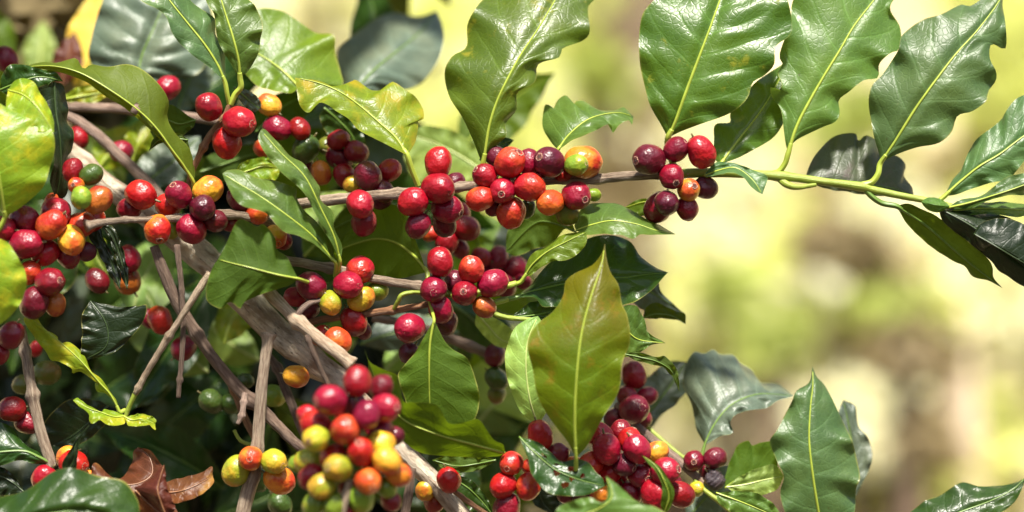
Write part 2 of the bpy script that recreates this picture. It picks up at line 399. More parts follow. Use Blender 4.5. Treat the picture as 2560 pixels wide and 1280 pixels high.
def navel_mat():
    b = N('cherry_navel_scar'); obj = b.n('TexCoord').outputs['Object']
    ln = b.n('VectorMath', operation='LENGTH'); mp = b.scale(obj, (1, 1, 0)); b.put(ln.inputs[0], mp); r = ln.outputs['Value']
    nz = b.noise(obj, 14, 4)
    rr = b.math('ADD', r, b.math('MULTIPLY', b.math('SUBTRACT', nz, 0.5), 0.10))
    k = b.math('ABSOLUTE', b.math('SUBTRACT', rr, 0.215))
    col = b.mix(b.step(k, 0.012, 0.035, 1, 0), (0.17, 0.022, 0.016), (0.60, 0.36, 0.24))
    col = b.mix(b.step(rr, 0.06, 0.13, 1, 0), col, (0.05, 0.02, 0.015))
    col = b.mix(b.step(nz, 0.52, 0.66), col, (0.16, 0.08, 0.05))
    return b.done(b.principled(Base_Color=col, Roughness=0.6, Normal=b.bump(nz, 0.5, 0.1)))
NAVM = navel_mat()
STALKM = rib_mat('cherry_stalk', (0.10, 0.08, 0.025))
def lathe(name, prof, seg, m, wob=0.0, seed=0):
    verts, faces = [], []
    for r, zz in prof:
        for j in range(seg):
            a = 2 * math.pi * j / seg
            k = 1 + wob * mnoise.noise(Vector((math.cos(a) * 1.1 + seed * 5, math.sin(a) * 1.1, zz * 1.2)))
            verts.append((r * math.cos(a) * k, r * math.sin(a) * k, zz * (1 + 0.4 * (k - 1))))
    for i in range(len(prof) - 1):
        for j in range(seg):
            a = i * seg + j; b2 = i * seg + (j + 1) % seg
            faces.append((a, b2, b2 + seg, a + seg))
    return mesh(name, verts, faces, m)
CHM = []
for v in range(5):
    prof = []
    for i in range(23):
        th = math.pi * i / 22
        zz = -math.cos(th) * (1.10 + 0.02 * v); r = math.sin(th) ** 0.93 * 0.98
        if i == 22: r, zz = 0.0001, zz - 0.035
        if i == 0: r = 0.0001
        prof.append((r, zz))
    CHM.append(lathe('coffee_cherry', prof, 36, CMAT['R'], 0.085, v))
DRY = lathe('coffee_cherry', [(math.sin(math.pi * i / 26) * (0.94 + 0.05 * math.sin(i * 2.1)) + 1e-4, -math.cos(math.pi * i / 26)) for i in range(27)], 40, CMAT['K'], 0.28, 9)
NAV = lathe('navel', [(0.0001, 0.035), (0.045, 0.05), (0.075, 0.015), (0.12, 0.018), (0.17, 0.02), (0.205, 0.045), (0.235, 0.045), (0.265, -0.01), (0.29, -0.06)], 22, NAVM, 0.12, 3)
NAV2 = lathe('navel', [(0.0001, 0.075), (0.05, 0.10), (0.09, 0.05), (0.13, 0.085), (0.18, 0.03), (0.22, 0.07), (0.25, 0.04), (0.285, -0.06)], 22, NAVM, 0.35, 6)
STK = lathe('stalk', [(0.0001, 0.3), (0.11, 0.28), (0.085, 0.05), (0.07, -0.1), (0.075, -0.25), (0.0001, -0.25)], 10, STALKM, 0.1, 4)
placed = []
def push(x, y, r, z0, slack=0.90):
    z = z0
    for it in range(400):
        k = (D + z * .01) / D; p = P(x, y, z); rr = r * S * k; bad = False
        for q, qr in placed:
            if (p - q).length < slack * (rr + qr): bad = True; break
        if not bad: break
        z += 0.05
    placed.append((P(x, y, z), r * S * (D + z * .01) / D))
    return z
def cherries(z0, rows, group):
    cx = sum(r[0] for r in rows) / len(rows); cy = sum(r[1] for r in rows) / len(rows)
    for row in rows:
        x, y, r, kind, nav, phrase = row[:6]
        opt = row[6] if len(row) > 6 else {}
        z = push(x, y, r, z0 + opt.get('dz', 0))
        rs = random.Random(int(x * 31 + y * 17))
        if nav:
            dx, dy = (nav[0] - x) / r, (nav[1] - y) / r
            q = math.hypot(dx, dy); kk = min(1, 0.93 / max(q, 1e-6)); dx *= kk; dy *= kk
            ax = Vector((dx, -math.sqrt(max(0.02, 1 - dx * dx - dy * dy)), -dy))
        else:
            a = opt.get('ax')
            if a is None:
                a = (x - cx + rs.uniform(-25, 25), y - cy + rs.uniform(-10, 35))
            q = math.hypot(*a) or 1
            ax = Vector((a[0] / q, 0.22, -a[1] / q))
        ax.normalize()
        me = DRY if kind == 'K' else CHM[rs.randrange(5)]
        o = link('coffee_cherry', me, None, P(x, y, z))
        o.rotation_mode = 'QUATERNION'
        o.rotation_quaternion = ax.to_track_quat('Z', 'Y')
        sc = r * S * (D + z * .01) / D * 0.99
        el = opt.get('el', 1.0)
        o.scale = (sc, sc, sc * el)
        o.material_slots[0].link = 'OBJECT'; o.material_slots[0].material = CMAT[kind]
        tag(o, CK[kind][0] + ' coffee cherry ' + phrase, 'coffee cherry', group)
        top = 1.10 if kind != 'K' else 0.97
        n = link('navel', NAV2 if (opt.get('rag') or rs.random() < .25) else NAV, o, (0, 0, top * 0.965))
        s = rs.uniform(0.98, 1.2); n.scale = (s, s, 1)
        k = link('stalk', STK, o, (0, 0, -1.22))
# ================================================================== LEAVES, read off the photograph one by one
leaf('broad glossy leaf with yellow spots standing upright above the middle cherry cluster', 'spotted',
     [(1207,412),(1213,380),(1222,320),(1240,260),(1265,205),(1300,140),(1340,80),(1385,5),(1440,-95)],
     [(1195,385),(1180,345),(1155,290),(1122,240),(1112,180),(1130,140),(1165,118),(1168,62),(1190,20),(1235,-25),(1310,-75)],
     [(1218,392),(1245,360),(1267,338),(1265,310),(1290,275),(1293,232),(1338,205),(1345,162),(1398,142),(1408,120),(1455,103),(1475,78),(1468,20),(1488,-8),(1480,-60)],
     z=(0, .2, 4.0), roll=(1.3, .3), cup=-.3, ruf=.38, quilt=.28, pet=[(1205,440,.3),(1207,462,.4)], petr=(8,7), ribr=5)
leaf('largest dark green leaf with deep ribs, upright over the three upper cherries', 'glossy',
     [(1670,345),(1690,300),(1715,230),(1745,150),(1775,70),(1800,0),(1835,-90)],
     [(1655,315),(1625,260),(1605,190),(1597,110),(1605,40),(1635,0),(1690,-55),(1760,-95)],
     [(1700,330),(1745,312),(1830,280),(1868,245),(1880,205),(1908,188),(1935,160),(1940,115),(1977,80),(1972,10),(1940,-50),(1890,-90)],
     z=(-.3, -.6, 1.5), roll=(.7, .2), ruf=.25, quilt=.40, pet=[(1672,375,.2),(1690,430,.3)], petr=(9,8), ribr=7)
leaf('small half hidden leaf tucked behind the largest ribbed leaf', 'glossy',
     [(1800,412),(1825,378),(1850,345),(1900,280),(1940,215),(1972,150)],
     [(1787,395),(1785,350),(1790,310),(1824,306),(1826,282),(1850,250),(1890,205)],
     [(1830,400),(1880,378),(1925,350),(1958,310),(1978,260),(1985,200)],
     z=(.2, 1.6, 2.6), roll=(.6, .2), quilt=.16, pet=[(1785,428,0),(1762,440,0)], petr=(7,6), ribr=4)
leaf('wavy edged upright leaf on a long bent stalk, right of the largest ribbed leaf', 'mid',
     [(1970,385),(1990,320),(2020,260),(2060,190),(2100,125),(2135,65),(2185,0),(2240,-75)],
     [(1963,352),(1953,278),(1932,248),(1927,220),(1952,224),(1955,205),(1943,182),(1955,162),(1948,138),(1975,65),(1980,5),(2020,-50),(2120,-90)],
     [(1990,352),(2050,322),(2090,305),(2101,282),(2096,250),(2122,230),(2160,202),(2195,196),(2197,162),(2225,132),(2248,120),(2250,70),(2226,20),(2245,-20)],
     z=(0, .6, 2.8), roll=(.5, .4), ruf=.42, quilt=.15, pet=[(1962,410,.1),(1945,430,.2),(1918,436,.2)], petr=(8,7), ribr=6)
leaf('long glossy leaf with a curled right edge, rightmost of the tall upright leaves', 'bluish',
     [(2200,410),(2240,350),(2290,270),(2340,200),(2390,135),(2440,80),(2490,15),(2512,-25)],
     [(2198,385),(2180,320),(2172,260),(2180,215),(2210,180),(2245,130),(2252,92),(2275,70),(2310,48),(2350,36),(2400,12),(2425,16),(2462,-8)],
     [(2235,390),(2290,370),(2345,360),(2378,330),(2392,290),(2430,280),(2465,255),(2470,230),(2488,205),(2490,180),(2474,142),(2478,108),(2514,122),(2515,60),(2506,10)],
     z=(.2, -.3, 2.0), roll=(.9, .3), ruf=.40, quilt=.32, pet=[(2195,435,.1),(2180,455,.1),(2155,463,.1)], petr=(9,7), ribr=6)
leaf('leaf cut by the right edge of the photo, stalk on the curled end bud', 'bluish',
     [(2362,490),(2400,455),(2450,415),(2500,385),(2560,340),(2640,290)],
     [(2380,450),(2405,420),(2430,365),(2452,338),(2500,302),(2510,290),(2535,250),(2560,235),(2610,215)],
     [(2395,485),(2440,470),(2480,458),(2520,450),(2542,428),(2565,398),(2610,360)],
     z=(.2, .2, 1.2), roll=(.8, .2), ruf=.25, quilt=.18, pet=[(2350,500,.2)], petr=(6,6), ribr=5)
leaf('purplish shaded leaf hanging behind the green shoot with notched upper edge', 'purple',
     [(2012,452),(2080,452),(2160,462),(2230,470),(2284,490)],
     [(2020,425),(2040,385),(2070,350),(2100,335),(2138,332),(2146,352),(2166,338),(2192,352),(2204,380),(2245,392),(2265,415),(2260,440),(2280,468)],
     [(2060,470),(2150,485),(2230,492)], z=(1.2, 1.6, 2.4), roll=(1.6, .2), ruf=.2, quilt=.16, rib=True, ribr=3)
leaf('long leaf drooping below the end of the green shoot, pointed tip', 'dimunder',
     [(2240,515),(2310,560),(2380,620),(2440,670),(2506,720)],
     [(2275,510),(2330,535),(2400,578),(2442,618),(2472,650),(2482,672),(2484,694)],
     [(2268,560),(2310,602),(2360,640),(2412,666),(2432,692),(2475,703)], z=(.2, .8, .5), roll=(-.4, .6), quilt=.14, face=-1,
     pet=[(2205,508,.2),(2180,492,.1),(2160,470,.1)], petr=(8,7), ribr=4)
leaf('dark folded leaf drooping across the lower right edge of the green shoot', 'deep',
     [(2345,520),(2420,560),(2490,610),(2560,665),(2640,730)],
     [(2400,520),(2470,532),(2530,548),(2575,570),(2625,620)],
     [(2362,560),(2430,612),(2475,652),(2505,682),(2565,718),(2610,735)], z=(0, -.5, .2), roll=(1.2, .7), quilt=.16, ribr=4)
leaf('curled dark leaf lobe lying over the drooping folded leaf at the right edge', 'deep',
     [(2435,585),(2480,610),(2530,640),(2600,680)],
     [(2450,560),(2500,545),(2560,560),(2600,600)],
     [(2440,612),(2462,626),(2492,600),(2520,592),(2552,618),(2575,660)], z=(-.8, -1.3, -.8), roll=(.5, .9), quilt=.12, ribr=3)
leaf('shaded green leaf pointing right from the curled end bud', 'bluish',
     [(2368,520),(2420,508),(2480,490),(2540,470),(2620,440)],
     [(2400,500),(2450,490),(2480,470),(2520,442),(2565,432)],
     [(2420,522),(2470,502),(2520,488),(2570,484)], z=(0, -.6, -.5), roll=(.3, 1.0), quilt=.10, ribr=4)
leaf('narrow pale edged leaf lying under the curled end bud', 'mid',
     [(2372,528),(2440,522),(2510,522),(2600,530)], [(2400,514),(2460,506),(2520,506),(2570,512)],
     [(2420,538),(2480,536),(2540,542)], z=(.2, .5, .6), roll=(.6, -.2), quilt=.08, ribr=3)
leaf('tiny rounded young leaf curled over the end bud of the green shoot', 'mid',
     [(2374,516),(2350,514),(2328,510),(2303,505)], [(2362,524),(2345,531),(2324,527),(2310,516)], [(2364,505),(2350,497),(2328,493),(2313,497)],
     z=(-.2, -.7, -.3), roll=(.3, .5), quilt=.04, ruf=.08, wav=.5, rib=False)
leaf('small pale leaf with ragged upper edge above the green cherry', 'mid',
     [(1395,375),(1420,340),(1460,305),(1500,288),(1548,282),(1584,292)],
     [(1375,352),(1357,315),(1360,265),(1374,262),(1384,272),(1395,250),(1415,238),(1430,266),(1440,252),(1458,250),(1476,266),(1500,276),(1540,275),(1560,268)],
     [(1430,352),(1480,330),(1524,310),(1532,332),(1552,310),(1572,302),(1580,312)], z=(.2, .8, 1.6), roll=(1.6, -.8), quilt=.10, ribr=4, pet=[(1385,400,.4)], petr=(6,5))
leaf('small shaded green leaf sticking up just behind the left end of the middle cluster', 'dark',
     [(1200,400),(1225,380),(1255,360),(1285,350)], [(1215,378),(1240,358),(1262,344)], [(1225,395),(1255,380),(1275,362)], z=(1.5, 2, 2.5), quilt=.08, ribr=3)
leaf('thin folded leaf hanging in front of the shoot, right of the upper right cluster', 'bluish',
     [(1760,440),(1800,425),(1840,420),(1880,448),(1906,486)], [(1785,408),(1815,405),(1850,412),(1890,428),(1918,440),(1914,465)],
     [(1780,440),(1830,432),(1862,448),(1880,470)], z=(-.3, -.7, -1.2), roll=(.3, -.5), quilt=.08, ribr=3, cup=.2)
leaf('small green leaf below the upper right cluster, behind the hanging cherries', 'under',
     [(1700,520),(1660,508),(1610,505),(1560,520)], [(1660,530),(1610,540),(1580,535)], [(1670,496),(1610,497),(1585,503)], z=(1.2, 1.5, 2), face=-1, quilt=.1, ribr=3)
# upper left pair and their neighbours
leaf('narrow glossy leaf folded along its middle, left one of the pair over the three cherries', 'bluish',
     [(563,208),(545,165),(512,112),(472,62),(432,12),(380,-55),(330,-90)],
     [(542,185),(510,157),(472,132),(432,82),(416,42),(392,20),(350,0),(310,-40)],
     [(563,160),(561,115),(541,87),(536,45),(502,22),(478,0),(430,-55)], z=(-.3, -.8, -.2), roll=(-.4, 1.0), quilt=.14, ribr=5,
     pet=[(568,235,-.2),(573,262,0)], petr=(6,6))
leaf('upright pointed leaf with a yellow midrib, right one of the pair over the three cherries', 'mid',
     [(600,195),(596,150),(582,92),(566,42),(550,-10),(535,-60)],
     [(588,178),(560,132),(541,88),(537,42),(516,2),(512,-30)], [(624,172),(645,130),(656,62),(641,20),(620,-2),(588,-40)],
     z=(-.3, -.7, .4), roll=(.2, .6), quilt=.16, ribr=5, pet=[(602,218,-.2),(588,236,-.1),(576,262,0)], petr=(8,7))
leaf('small grey green leaf behind the stalks of the upper left pair', 'grey',
     [(585,218),(610,240),(635,262),(652,272)], [(610,222),(640,238),(652,255)], [(592,240),(610,262),(632,276)], z=(1.5, 2, 2.4), quilt=.08, ribr=3)
leaf('arching olive leaf eaten along its edge, spanning the upper left corner area', 'olive',
     [(482,452),(455,408),(430,375),(392,322),(345,275),(275,225),(200,182),(130,165),(55,168)],
     [(455,420),(420,372),(385,335),(330,285),(265,240),(195,196),(130,176)],
     [(488,432),(476,375),(440,335),(418,292),(420,252),(400,215),(352,172),(318,160),(278,166),(252,164),(228,160),(208,172),(190,146),(165,150),(140,156),(105,155)],
     z=(.3, -1.3, -.5), roll=(.3, 1.1), quilt=.12, ruf=.2, face=-1, ribr=4, holes=[(.42,-.35,.02,.5),(.33,-.25,.05,.22),(.24,-.3,.035,.25)], pet=[(486,470,.6)], petr=(6,5))
leaf('lower lobe of green leaf hanging behind the eaten olive leaf', 'dimunder',
     [(490,300),(450,310),(410,300),(375,330)], [(465,285),(430,262),(400,270)], [(480,320),(440,345),(410,335),(390,350)], z=(1.5, 2, 3), face=-1, quilt=.08, ribr=3)
leaf('thin leaf tail hanging below the eaten olive leaf', 'dimunder',
     [(470,350),(430,345),(395,352),(372,378)], [(450,335),(415,332),(385,345)], [(475,392),(440,362),(410,356),(385,368)], z=(.8, .8, 1.2), face=-1, quilt=.05, ribr=2)
leaf('sunlit yellow green leaf cut by the left edge at mid height, tip down', 'lit',
     [(12,543),(2,470),(-12,400),(-40,320),(-90,240)], [(-20,500),(-70,440),(-110,370),(-120,300)],
     [(60,512),(110,462),(130,402),(136,345),(118,308),(70,296),(20,270),(-40,235)], z=(-3.2, -4.2, -3.2), roll=(.6, .8), quilt=.2, ribr=6,
     pet=[(0,570,-3),(-20,600,-2.5)], petr=(7,6))
leaf('shiny curled upper lobe above the sunlit leaf at the left edge', 'lit',
     [(20,225),(60,238),(95,270),(118,305),(135,330)], [(15,280),(40,320),(75,330),(110,330)], [(40,200),(75,198),(100,230),(122,268),(134,300)], z=(-2.2, -3.2, -3.4), roll=(-.2, .8), quilt=.12, ribr=3)
leaf('dark green leaf with dry tip in the upper left, below the lone red cherry', 'dark',
     [(0,225),(50,205),(100,192),(158,203)], [(5,185),(30,160),(75,165),(110,175),(140,180)], [(20,235),(70,215),(100,228),(130,205)], z=(-.5, -1, -.5), quilt=.12, ribr=4)
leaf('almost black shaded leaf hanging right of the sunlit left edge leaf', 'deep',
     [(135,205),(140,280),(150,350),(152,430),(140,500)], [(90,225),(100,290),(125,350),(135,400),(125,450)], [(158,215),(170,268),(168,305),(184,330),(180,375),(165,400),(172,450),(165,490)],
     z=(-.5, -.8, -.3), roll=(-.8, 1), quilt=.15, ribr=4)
leaf('yellowing leaf lobe at the lower left edge, cut by the frame', 'lit',
     [(-60,560),(-30,640),(-10,720),(0,812)], [(-90,620),(-80,700),(-50,780)], [(-20,590),(18,605),(45,645),(66,690),(62,735),(35,780)], z=(-4.5, -5.0, -4.2), roll=(0, .8), quilt=.15, ribr=4)
# upper middle
leaf('light green leaf with wavy rim sloping down to the branch, under the blurred grey leaf', 'lit',
     [(1018,388),(990,345),(950,308),(900,265),(850,230),(795,207),(738,194)],
     [(993,375),(940,347),(896,326),(870,297),(842,278),(818,262),(795,258),(770,281),(751,264),(741,222)],
     [(1040,352),(1046,318),(1044,300),(1058,298),(1058,270),(1038,240),(1020,228),(985,204),(968,214),(955,224),(930,226),(912,215),(888,200),(868,208),(840,220),(800,204)],
     z=(-.3, .4, .2), roll=(-.8, 1.4), quilt=.14, ruf=.3, ribr=5, pet=[(1030,425,-.1),(1046,465,.2)], petr=(8,7))
leaf('bright green leaf standing behind the upper left pair, sunlit through the blade', 'fresh',
     [(748,218),(700,172),(640,132),(580,108)], [(725,233),(672,224),(642,214),(610,180),(585,140)],
     [(850,218),(852,180),(838,130),(834,88),(790,80),(740,50),(700,25),(645,22),(595,50)], z=(3.5, 4.5, 5), roll=(-.5, 1.5), quilt=.2, ribr=5)
leaf('blurred blue grey leaf upright against the yellow background, left of the spotted leaf', 'grey',
     [(872,245),(930,180),(990,130),(1050,80),(1092,26)], [(850,190),(842,128),(880,90),(920,60),(962,36),(1000,34),(1050,40)],
     [(930,230),(1020,222),(1062,200),(1095,150),(1110,105),(1106,60)], z=(8, 10, 15), roll=(2.5, .5), quilt=.45, ribr=4)
leaf('blurred large ribbed leaf with shiny veins in the upper left background', 'grey',
     [(345,235),(352,150),(385,70),(415,0),(440,-60)], [(270,200),(224,150),(232,80),(252,15),(290,-40)],
     [(420,205),(500,180),(525,120),(530,40),(500,-40)], z=(7, 7.5, 9), roll=(.8, .8), quilt=1.1, ribr=5)
leaf('blurred pale leaf low behind the upper left cherries', 'grey',
     [(350,470),(400,430),(450,390),(500,340)], [(340,420),(380,370),(440,345)], [(400,470),(460,450),(500,400)], z=(7, 8, 9), quilt=.3, ribr=4)
leaf('pale yellow green blurred leaf behind the branch, between two cherry clusters', 'pale',
     [(1210,430),(1150,390),(1080,355),(1030,340)], [(1150,470),(1080,470),(1030,440),(1010,390)], [(1205,380),(1150,335),(1090,315),(1045,318)], z=(9, 9.5, 10), quilt=.2, ribr=4)
leaf('blurred shaded leaf behind the cherries right of the three top cherries', 'dimunder',
     [(640,330),(690,280),(740,250),(790,240)], [(640,280),(680,240),(740,225)], [(700,330),(750,300),(790,270)], z=(5, 6, 6.5), face=-1, quilt=.2, ribr=4)
leaf('shaded green leaf hanging behind the pale wavy leaf', 'dark',
     [(810,270),(845,300),(880,340),(905,400)], [(800,300),(830,350),(870,400)], [(850,275),(890,305),(915,360)], z=(4, 4.5, 5), quilt=.15, ribr=4)
leaf('bright yellow green leaf patch behind the twin wavy leaves', 'lit',
     [(585,440),(625,425),(660,415),(700,420)], [(600,410),(635,397),(680,394)], [(610,455),(650,462),(690,450)], z=(2.2, 2.5, 3), quilt=.12, ribr=3)
leaf('dim green leaf behind the reddish twig of the three top cherries', 'dimunder',
     [(500,430),(560,410),(620,390),(680,380)], [(520,390),(580,370),(640,360)], [(520,460),(590,450),(660,420)], z=(6, 7, 8), face=-1, quilt=.2, ribr=4)
# twin wavy leaves in the centre
leaf('long wavy leaf hanging nearly vertical, upper one of the twin leaves in the centre left', 'mid',
     [(850,655),(835,592),(802,522),(762,442),(702,382),(652,325)],
     [(825,602),(797,552),(772,502),(742,462),(702,432),(662,382),(646,345)], [(855,620),(838,572),(832,532),(802,502),(798,468),(762,412),(722,387),(692,352),(662,322)],
     z=(-.8, -1.8, -1.6), roll=(-.4, .8), quilt=.10, ruf=.35, ribr=4, pet=[(845,680,-.4),(838,700,0)], petr=(6,5))
leaf('long wavy leaf reaching left, lower one of the twin leaves in the centre left', 'mid',
     [(840,660),(785,594),(722,542),(652,492),(602,462),(556,434)],
     [(795,618),(752,592),(717,582),(692,562),(662,532),(602,510),(572,472)], [(815,585),(765,532),(742,492),(738,470),(692,452),(642,442),(602,424),(570,426)],
     z=(-.8, -2.2, -2.0), roll=(-.9, .8), quilt=.10, ruf=.35, ribr=4, pet=[(838,690,-.2)], petr=(6,5))
leaf('dark backlit leaf with yellow stain left of centre, lying in front of the thick stem', 'under',
     [(746,697),(690,686),(622,668),(580,658),(545,648)],
     [(725,712),(690,725),(655,735),(612,755),(600,772),(575,756),(548,772),(516,748),(520,700),(532,668)],
     [(718,645),(692,622),(690,600),(672,572),(656,560),(640,566),(600,547),(578,580),(560,620)],
     z=(-2.2, -2.8, -2.4), roll=(.3, .5), quilt=.16, ruf=.25, face=-1, ribr=4, pet=[(770,705,-1.6)], petr=(5,4))
leaf('arched shaded leaf seen from below, behind the cherries left of the centre cluster', 'under',
     [(1068,680),(1050,655),(1030,635),(990,607),(940,597),(880,612),(835,632)],
     [(1030,690),(980,702),(940,708),(890,692),(850,660)], [(1045,620),(1026,560),(1012,505),(985,512),(955,500),(920,540),(860,590)],
     z=(.8, 2.6, 3.2), roll=(1.0, -.2), quilt=.15, face=-1, ribr=5, pet=[(1070,715,.5)], petr=(6,6))
leaf('dark leaf in shade behind the two cherries hanging under the branch', 'dimunder',
     [(1000,560),(940,545),(880,550),(820,580)], [(960,520),(900,500),(850,530)], [(960,590),(900,600),(850,600)], z=(4.5, 5, 5.5), face=-1, quilt=.15, ribr=3)
leaf('yellow stained shaded leaf below the middle cluster of cherries', 'dimunder',
     [(1440,580),(1390,560),(1345,555),(1300,590),(1265,630)], [(1420,545),(1370,515),(1310,525),(1270,575)], [(1410,575),(1380,612),(1330,625),(1290,640)], z=(2.2, 3.2, 3.6), face=-1, quilt=.12, ribr=3)
# centre right group
leaf('small bright green leaf on a green twig at the right of the centre cluster', 'fresh',
     [(1311,692),(1332,660),(1370,628),(1420,602),(1466,580)],
     [(1315,665),(1328,636),(1370,612),(1400,590),(1430,582),(1452,580)], [(1330,686),(1370,657),(1400,652),(1424,648),(1455,625),(1467,602)],
     z=(-.4, -.8, -.8), roll=(.5, -.1), quilt=.08, ruf=.12, ribr=3, pet=[(1300,706,-.3),(1275,713,-.2)], petr=(6,5))
leaf('shiny pointed leaf lying level below the middle cluster, tip to the right', 'mid',
     [(1440,576),(1480,562),(1530,552),(1590,560),(1640,576),(1690,586)],
     [(1436,560),(1452,525),(1478,508),(1515,507),(1552,510),(1602,540),(1645,562)], [(1470,588),(1520,584),(1555,590),(1585,596),(1600,586),(1640,588)],
     z=(-.2, -.8, -.4), roll=(1.6, -.6), quilt=.14, ruf=.15, ribr=3)
leaf('glossy dark leaf with pointed tip, behind the tall yellowish leaf', 'dark',
     [(1285,745),(1330,728),(1400,712),(1480,700),(1560,694),(1620,686),(1670,681)],
     [(1325,715),(1350,680),(1400,632),(1470,597),(1530,590),(1575,605),(1600,640),(1640,668)],
     [(1335,742),(1355,766),(1385,768),(1435,772),(1510,792),(1560,765),(1590,752),(1630,725),(1652,700)],
     z=(.0, .8, .4), roll=(1.2, -.7), quilt=.26, ruf=.3, ribr=4, pet=[(1262,748,0),(1240,755,0)], petr=(7,6))
leaf('small dark leaf on the lower green twig, left of the tall yellowish leaf', 'dark',
     [(1275,793),(1320,790),(1370,780),(1420,760)], [(1300,775),(1330,755),(1380,750)], [(1320,800),(1350,802),(1390,790)], z=(-.2, .3, .5), quilt=.10, ribr=3)
leaf('tall yellowish green leaf with a red blush, tip up, centre right foreground', 'olive',
     [(1440,1146),(1437,1050),(1441,950),(1453,840),(1475,750),(1503,665),(1512,608)],
     [(1415,1098),(1372,1042),(1343,985),(1331,920),(1320,852),(1342,810),(1382,778),(1407,742),(1414,704),(1440,682),(1482,662),(1504,635)],
     [(1468,1112),(1508,1042),(1548,972),(1556,905),(1576,850),(1570,792),(1553,760),(1545,712),(1528,682),(1517,645)],
     z=(-3.6, -4.6, -2.6), roll=(1.0, .8), quilt=.22, ruf=.2, ribr=5.5, pet=[(1440,1175,-3.2)], petr=(6,5))
leaf('pale light green leaf half hidden at the left of the tall yellowish leaf', 'pale',
     [(1345,1064),(1325,1000),(1315,920),(1320,850),(1345,790)], [(1325,1052),(1290,1010),(1266,942),(1262,890),(1280,832),(1312,800)], [(1380,1000),(1390,900),(1370,830)],
     z=(-.6, -1.2, -.4), roll=(.4, .4), quilt=.14, ribr=3)
leaf('shiny green leaf with drawn out tip peeking out right of the tall yellowish leaf', 'mid',
     [(1540,800),(1570,830),(1600,850),(1664,858)], [(1560,765),(1590,766),(1612,800),(1622,832)], [(1545,880),(1575,892),(1605,878),(1630,862)], z=(-.5, 0, .4), quilt=.14, ribr=3)
leaf('blurred grey green leaf behind the dark pointed leaf, upper part', 'grey',
     [(1560,690),(1610,720),(1660,750),(1712,785)], [(1600,668),(1645,680),(1652,725),(1690,765)], [(1560,730),(1600,770),(1650,790)], z=(3.5, 4, 5), quilt=.15, ribr=3)
leaf('olive underside fold of leaf below the blurred grey green one', 'dimunder',
     [(1608,795),(1640,785),(1680,790),(1714,810)], [(1615,770),(1640,756),(1690,778),(1712,785)], [(1630,797),(1660,796),(1700,802)], z=(3, 3, 3.6), face=-1, quilt=.06, ribr=2)
leaf('thin dark leaf curling downward right of the tall yellowish leaf', 'dimunder',
     [(1560,885),(1600,893),(1645,905),(1680,930),(1699,980)], [(1590,880),(1640,892),(1665,893),(1692,925)], [(1590,902),(1630,912),(1660,920),(1682,945)], z=(-.8, -.6, 0), face=-1, quilt=.05, ribr=2)
# lower right
leaf('blurred ribbed blue green leaf with saw toothed top against the pale background', 'grey',
     [(1762,1112),(1780,1072),(1805,1035),(1840,1005),(1900,985),(1985,990)],
     [(1740,1070),(1728,1010),(1708,965),(1714,912),(1735,880),(1760,884),(1782,872),(1800,885),(1832,886),(1852,908),(1880,925),(1895,952),(1945,960)],
     [(1800,1092),(1832,1082),(1826,1052),(1855,1030),(1915,1020),(1945,1002)], z=(2.5, 3.2, 5), roll=(2.6, -.5), quilt=.6, ruf=.3, ribr=4, pet=[(1755,1140,2.4)], petr=(5,4))
leaf('blurred blue grey leaf behind the dark red cherry, lower right', 'grey',
     [(1600,1060),(1640,1010),(1680,960),(1715,905)], [(1600,1000),(1625,940),(1670,905)], [(1650,1040),(1700,1000),(1725,950)], z=(6, 6.5, 7), quilt=.2, ribr=4)
leaf('dark green upright leaf with a sharp tip, rising from the bottom right of centre', 'bluish',
     [(2055,1330),(2042,1255),(2031,1180),(2023,1100),(2026,1020),(2032,965),(2031,916)],
     [(1985,1310),(1962,1275),(1950,1232),(1957,1190),(1940,1142),(1923,1102),(1946,1070),(1976,1010),(1990,978),(2022,957)],
     [(2110,1315),(2138,1280),(2140,1222),(2148,1190),(2133,1110),(2111,1062),(2082,1000),(2062,962),(2042,942)],
     z=(2.0, 1.5, 2.8), roll=(.2, .9), quilt=.2, ruf=.3, ribr=5)
leaf('blurred leaf just right of and behind the dark upright leaf', 'grey',
     [(2125,1260),(2140,1180),(2125,1080),(2108,1000)], [(2110,1230),(2105,1130),(2095,1040)], [(2150,1220),(2180,1150),(2172,1100),(2145,1062),(2138,1015)], z=(4.5, 5, 5.5), quilt=.15, ribr=3)
leaf('dark leaf tip rising from the bottom edge near the right corner', 'dark',
     [(2300,1330),(2390,1285),(2470,1255),(2530,1225),(2566,1192)], [(2270,1290),(2305,1258),(2355,1235),(2400,1208),(2450,1214),(2505,1213),(2540,1205)], [(2400,1320),(2480,1295),(2540,1250)],
     z=(1.5, 1.6, 2), roll=(.9, -.3), quilt=.14, ribr=4)
leaf('backlit green leaf with straight veins left of the dark upright leaf', 'under',
     [(1812,1220),(1850,1195),(1895,1175),(1945,1165)], [(1815,1185),(1838,1122),(1868,1100),(1880,1112),(1905,1106),(1935,1110)], [(1850,1215),(1900,1205),(1940,1190)], z=(2.2, 2.6, 3), face=-1, quilt=.14, ribr=3)
leaf('pale underside of leaf below the backlit green leaf, lower right', 'pale',
     [(1815,1218),(1860,1212),(1910,1200),(1960,1190)], [(1850,1190),(1900,1168),(1940,1162)], [(1840,1232),(1890,1240),(1940,1225)], z=(1.6, 1.8, 2.4), quilt=.12, ribr=3)
leaf('glossy leaf along the bottom edge left of the dark upright leaf', 'mid',
     [(1790,1232),(1840,1250),(1890,1270),(1960,1300)], [(1830,1228),(1880,1230),(1930,1255)], [(1800,1260),(1850,1290),(1910,1310)], z=(.8, .6, 1), quilt=.12, ribr=3)
